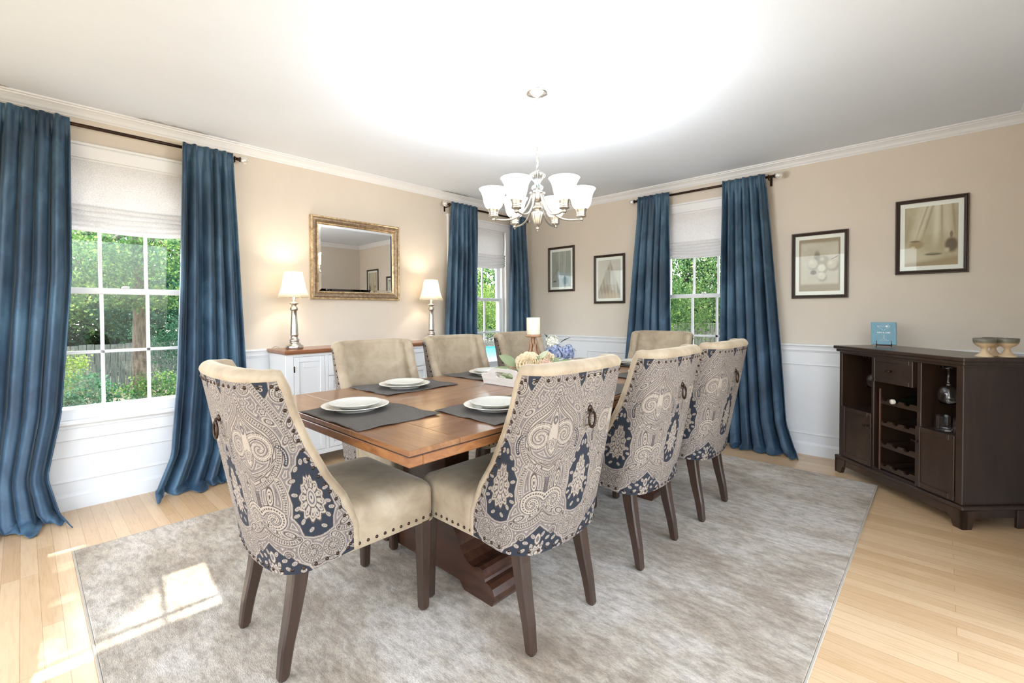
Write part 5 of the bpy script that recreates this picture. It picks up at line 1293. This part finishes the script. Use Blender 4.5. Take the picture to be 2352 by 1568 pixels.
def reject(P, half_open=True):
    """keep the sun's path to the upper panes of the large window clear"""
    k = (0-P[:, 0])/SD[0]; y0 = P[:, 1]+k*SD[1]; z0 = P[:, 2]+k*SD[2]
    m = (P[:, 0] < -.2) & (y0 < -3.5) & (z0 < 1.72) & (((y0 > -3.78) & (z0 > 1.24)) | ((y0 > -4.2) & (z0 > 1.60)) | ((z0 > 1.38) & (y0 > -3.78-.8*(z0-1.38))))
    m |= (P[:, 0] < -.2) & (y0 > -4.3) & (y0 < -3.5) & (z0 > .5) & (z0 < 1.72) & (np.sin(P[:, 1]*5.1+1)*np.sin((P[:, 2]+P[:, 0])*4.3) > .72)
    return m
def leaf_mesh(name, C, size, m):
    n = len(C); d = NS.normal(size=(n, 3)); d[:, 2] -= .3; d /= np.linalg.norm(d, axis=1, keepdims=True); s = np.cross(d, NS.normal(size=(n, 3))); s /= np.linalg.norm(s, axis=1, keepdims=True)+1e-9
    sz = size*(.6+.8*NS.rand(n, 1)); nrm = np.cross(d, s)
    V = np.stack([C-d*sz*.5, C+s*sz*.34+nrm*sz*.06, C+d*sz*.6, C-s*sz*.34+nrm*sz*.06], 1).reshape(-1, 3)
    me = bpy.data.meshes.new(name); me.vertices.add(4*n); me.vertices.foreach_set('co', V.astype(np.float32).ravel()); me.loops.add(4*n); me.loops.foreach_set('vertex_index', np.arange(4*n, dtype=np.int32))
    me.polygons.add(n); me.polygons.foreach_set('loop_start', (np.arange(n)*4).astype(np.int32)); me.update(calc_edges=True); me.validate(); me.materials.append(m); return me
def plant(name, label, cat, loc, blobs, n, size, m, trunk=None, group=None):
    """blobs: (x,y,z,rx,ry,rz,weight) relative to loc"""
    loc = np.array(loc, float); w = np.array([q[6] for q in blobs]); w = w/w.sum(); pts = []
    for q, wi in zip(blobs, w):
        k = int(n*wi); d = NS.normal(size=(k, 3)); d /= np.linalg.norm(d, axis=1, keepdims=True); r = NS.rand(k, 1)**.45
        # clumps
        cl = NS.normal(size=(max(4, k//60), 3)); cl /= np.linalg.norm(cl, axis=1, keepdims=True); cl *= NS.rand(len(cl), 1)**.5
        j = NS.randint(0, len(cl), k); p = np.where(NS.rand(k, 1) < .75, cl[j]+NS.normal(size=(k, 3))*.13, d*r)
        pts.append(np.array(q[:3])+p*np.array(q[3:6]))
    Pp = np.concatenate(pts); Pp = Pp[Pp[:, 2] > .03]
    Pp = Pp[~reject(Pp+loc)]
    t = thing(name, label, cat, tuple(loc), 0, group)
    o = bpy.data.objects.new('foliage', leaf_mesh('foliage', Pp, size, m)); COL.objects.link(o); o.parent = t
    b = MB(); trunk = trunk or [(0, 0, -.1, .03), (0, 0, blobs[0][2], .015)]
    b.tube([q[:3] for q in trunk], [q[3] for q in trunk], 12)
    for q in blobs[:6]:
        b.tube([trunk[-1][:3], tuple((np.array(trunk[-1][:3])+np.array(q[:3]))/2+np.array([0, 0, .1])), q[:3]], [trunk[-1][3]*.6, trunk[-1][3]*.4, trunk[-1][3]*.2], 7)
    b.build('trunk', M['bark'], t); return t
G1 = 'woodland trees beyond the garden fence'
# near tree whose trunk shows in the large window (upper crown is out of view, added to block and dapple the sun)
plant('maple_tree', 'maple tree with a thick trunk seen in the lower panes of the large window', 'tree', (-7.6, -2.80, GZ),
      [(1.2, -.8, 5.3, 2.2, 2.4, 1.4, 3), (.6, -.2, 3.0, 1.1, 1.5, .55, 1.6), (.5, 1.2, 2.3, .8, 1.0, .45, .9), (.7, -1.2, 2.4, .8, .9, .45, .9), (.8, -.1, 2.2, .6, .6, .3, .5), (2.4, -.6, 4.9, 1.7, 2.0, .9, 2.2), (3.3, -.45, 6.0, 1.5, 1.4, .9, 5)], 40000, .058, M['leafA'],
      [(0, 0, -.2, .15), (.02, 0, .5, .135), (.05, .03, 2.2, .11), (.1, 0, 3.6, .09)])
for k, (x, y, h, m, lb) in enumerate([(-6.6, -4.0, .95, 'leafB', 'blue-green bush low in the left panes of the large window'), (-6.2, -2.2, .85, 'leafA', 'green bush by the yard path, right of the maple trunk'),
      (-9.0, -4.3, 1.35, 'leafC', 'yellow-green sapling before the fence, left of the maple trunk'), (-9.6, -1.5, 1.8, 'leafB', 'blue-green young tree before the fence, right of the maple trunk')]):
    plant('garden_shrub', lb, 'shrub', (x, y, GZ), [(0, 0, h*.6, .75, .8, h*.45, 2), (.2, .5, h*.5, .5, .5, h*.4, 1), (-.2, -.6, h*.7, .6, .6, h*.35, 1)], 5200, .045, M[m])
for k, (x, y, s, m, lb) in enumerate([(-13.5, -7.5, 1.0, 'leafC', 'bright yellow-green tree beyond the fence, at the left of the large window'), (-14, -4.0, 1.1, 'leafA', 'leafy tree beyond the fence in the middle of the large window'),
      (-13.2, -.6, 1.0, 'leafB', 'blue-green tree beyond the fence at the right of the large window'), (-15, 3.2, 1.1, 'leafC', 'sunlit tree beyond the fence between the two left-wall windows'), (-18, -9, 1.3, 'leafD', 'dark woodland tree far behind the yellow-green one')]):
    plant('woodland_tree', lb, 'tree', (x, y, GZ), [(0, 0, 3.4*s, 1.6*s, 2.2*s, 1.5*s, 3), (.5, 1.1, 2.2*s, 1.1, 1.4, 1.1, 2.4), (.4, -1.2, 2.1*s, 1.1, 1.4, 1.1, 2.4), (0, 0, 5.2*s, 1.4*s, 1.7*s, 1.2*s, 1.)], 17000, .095, M[m],
          [(0, 0, -.2, .15), (.1, .1, 1.8, .12), (0, 0, 3.6*s, .09)], G1)
def evergreen(lb, x, y, rx, ry, grp='dark evergreens far behind'):
    plant('evergreen_tree', lb, 'tree', (x, y, GZ), [(0, 0, 2.6, rx, ry, 2.6, 3), (0, 0, 6.0, rx*.7, ry*.7, 2.2, 1.2), (0, -ry*.3, .9, rx*.9, ry*.9, 1.0, 1)], 11000, .22, M['leafD'], [(0, 0, -.2, .2), (0, 0, 5, .08)], grp)
evergreen('dark evergreen far behind the left end of the board fence', -20.5, -9.5, 1.8, 4.2)
evergreen('dark evergreen far behind the middle of the board fence', -20.5, -1.5, 1.8, 4.0)
evergreen('dark evergreen far behind the lattice and pool', -18.5, 15.0, 4.0, 4.0)
evergreen('dark evergreen filling the gap behind the sunlit tree, left of the pool', -20.0, 6.5, 2.2, 4.0)
evergreen('dark evergreen beyond the back fence at the left', -4.2, 15.0, 4.0, 1.7)
evergreen('dark evergreen beyond the back fence at the right', 3.0, 15.0, 3.6, 1.7)
# seen through the corner window
for k, (x, y, z, m, lb) in enumerate([(-6.0, 3.6, 0, 'leafC', 'yellow-green tree filling the upper corner window'), (-7.8, 7.5, 0, 'leafB', 'blue-green tree at the far side of the pool'), (-9.5, 4.6, 0, 'leafA', 'green tree behind the lattice, seen in the corner window')]):
    plant('yard_tree', lb, 'tree', (x-1.4, y+1.4, GZ), [(0, 0, 3.1, 1.5, 1.6, 1.5, 2), (.5, .9, 2.0, 1.0, 1.1, .8, 1.5), (-.4, -.9, 1.9, 1.0, 1.1, .8, 1.5), (0, 0, 4.6, 1.5, 1.5, 1.2, 1.2)], 15000, .06, M[m], [(0, 0, -.2, .11), (0, 0, 2.4, .07)], 'trees seen through the corner window')
plant('sun_block_tree', 'unseen tree added outside the corner window to block the sun, crown above the view', 'tree', (-5.2, 1.3, GZ), [(.7, -1.5, 6.3, 1.4, 1.4, .9, 3), (-.2, -1.2, 7.0, 1.4, 1.4, .9, 1.)], 9000, .11, M['leafA'], [(0, 0, -.2, .15), (.1, 0, 4.6, .1)])  # out of view; added to keep the sun off the corner window
# seen through the back window
for k, (x, y, s, m, lb) in enumerate([(-1.6, 6.2, 1., 'leafA', 'mid green tree at the left of the back-wall window'), (1.2, 7.6, 1.1, 'leafD', 'dark tree at the right of the back-wall window'), (-3.4, 9.2, 1.1, 'leafA', 'green tree farther back in the back-wall window'),
      (-.6, 9.8, 1.2, 'leafA', 'sun-flecked tree farthest back in the back-wall window'), (3.4, 9.0, 1.2, 'leafD', 'dark tree standing right of the others behind the house')]):
    plant('yard_tree', lb, 'tree', (x, y, GZ), [(0, 0, 2.9*s, 1.3*s, 1.4*s, 1.2*s, 2), (.6, .5, 1.9*s, .9, 1.0, .8, 1.5), (-.6, -.3, 1.8*s, .9, 1.0, .8, 1.3), (0, 0, 4.8*s, 1.5*s, 1.5*s, 1.4*s, 2)], 17000, .055, M[m], [(0, 0, -.2, .11), (.06, 0, 1.4, .09), (0, 0, 2.6*s, .06)], 'trees behind the house')
t = thing('pool', 'turquoise covered pool seen low in the corner window', 'pool', (-4.6, 3.9, GZ))
b = MB(); b.lathe([(0, .80), (1.9, .80), (2.42, .82)], n=48); b.build('pool_cover', M['pool'], t)
b = MB(); b.lathe([(2.42, .82), (2.45, .86), (2.5, .86), (2.5, 0)], n=48, smooth=False); b.build('pool_wall', M['pool'], t)
t = thing('lattice_screen', 'grey diagonal lattice screen behind the turquoise pool', 'lattice', (-5.75, 7.15, GZ), math.radians(38))
b = MB()
for k in range(-14, 52):
    x = k*.085
    for sg in (1, -1):
        xa, xb = (x, x+1.25) if sg > 0 else (x+1.25, x); za, zb = .1, 1.3
        def cl(xa, za, xb, zb):
            lo, hi = -2., 2.; pts = []
            return xa-2, za, xb-2, zb
        p = cl(xa, za, xb, zb); b.tube([(p[0], .006*sg, p[1]), (p[2], .006*sg, p[3])], .012, 4, True, False)
b.build('lattice_panel', M['lattice'], t); b = MB()
for x in (-3.2, -1.2, .8, 2.8): b.box(x-.04, x+.04, -.04, .04, 0, 1.36)
b.box(-3.2, 3.4, -.03, .03, 1.3, 1.36); b.build('lattice_frame', M['lattice'], t)
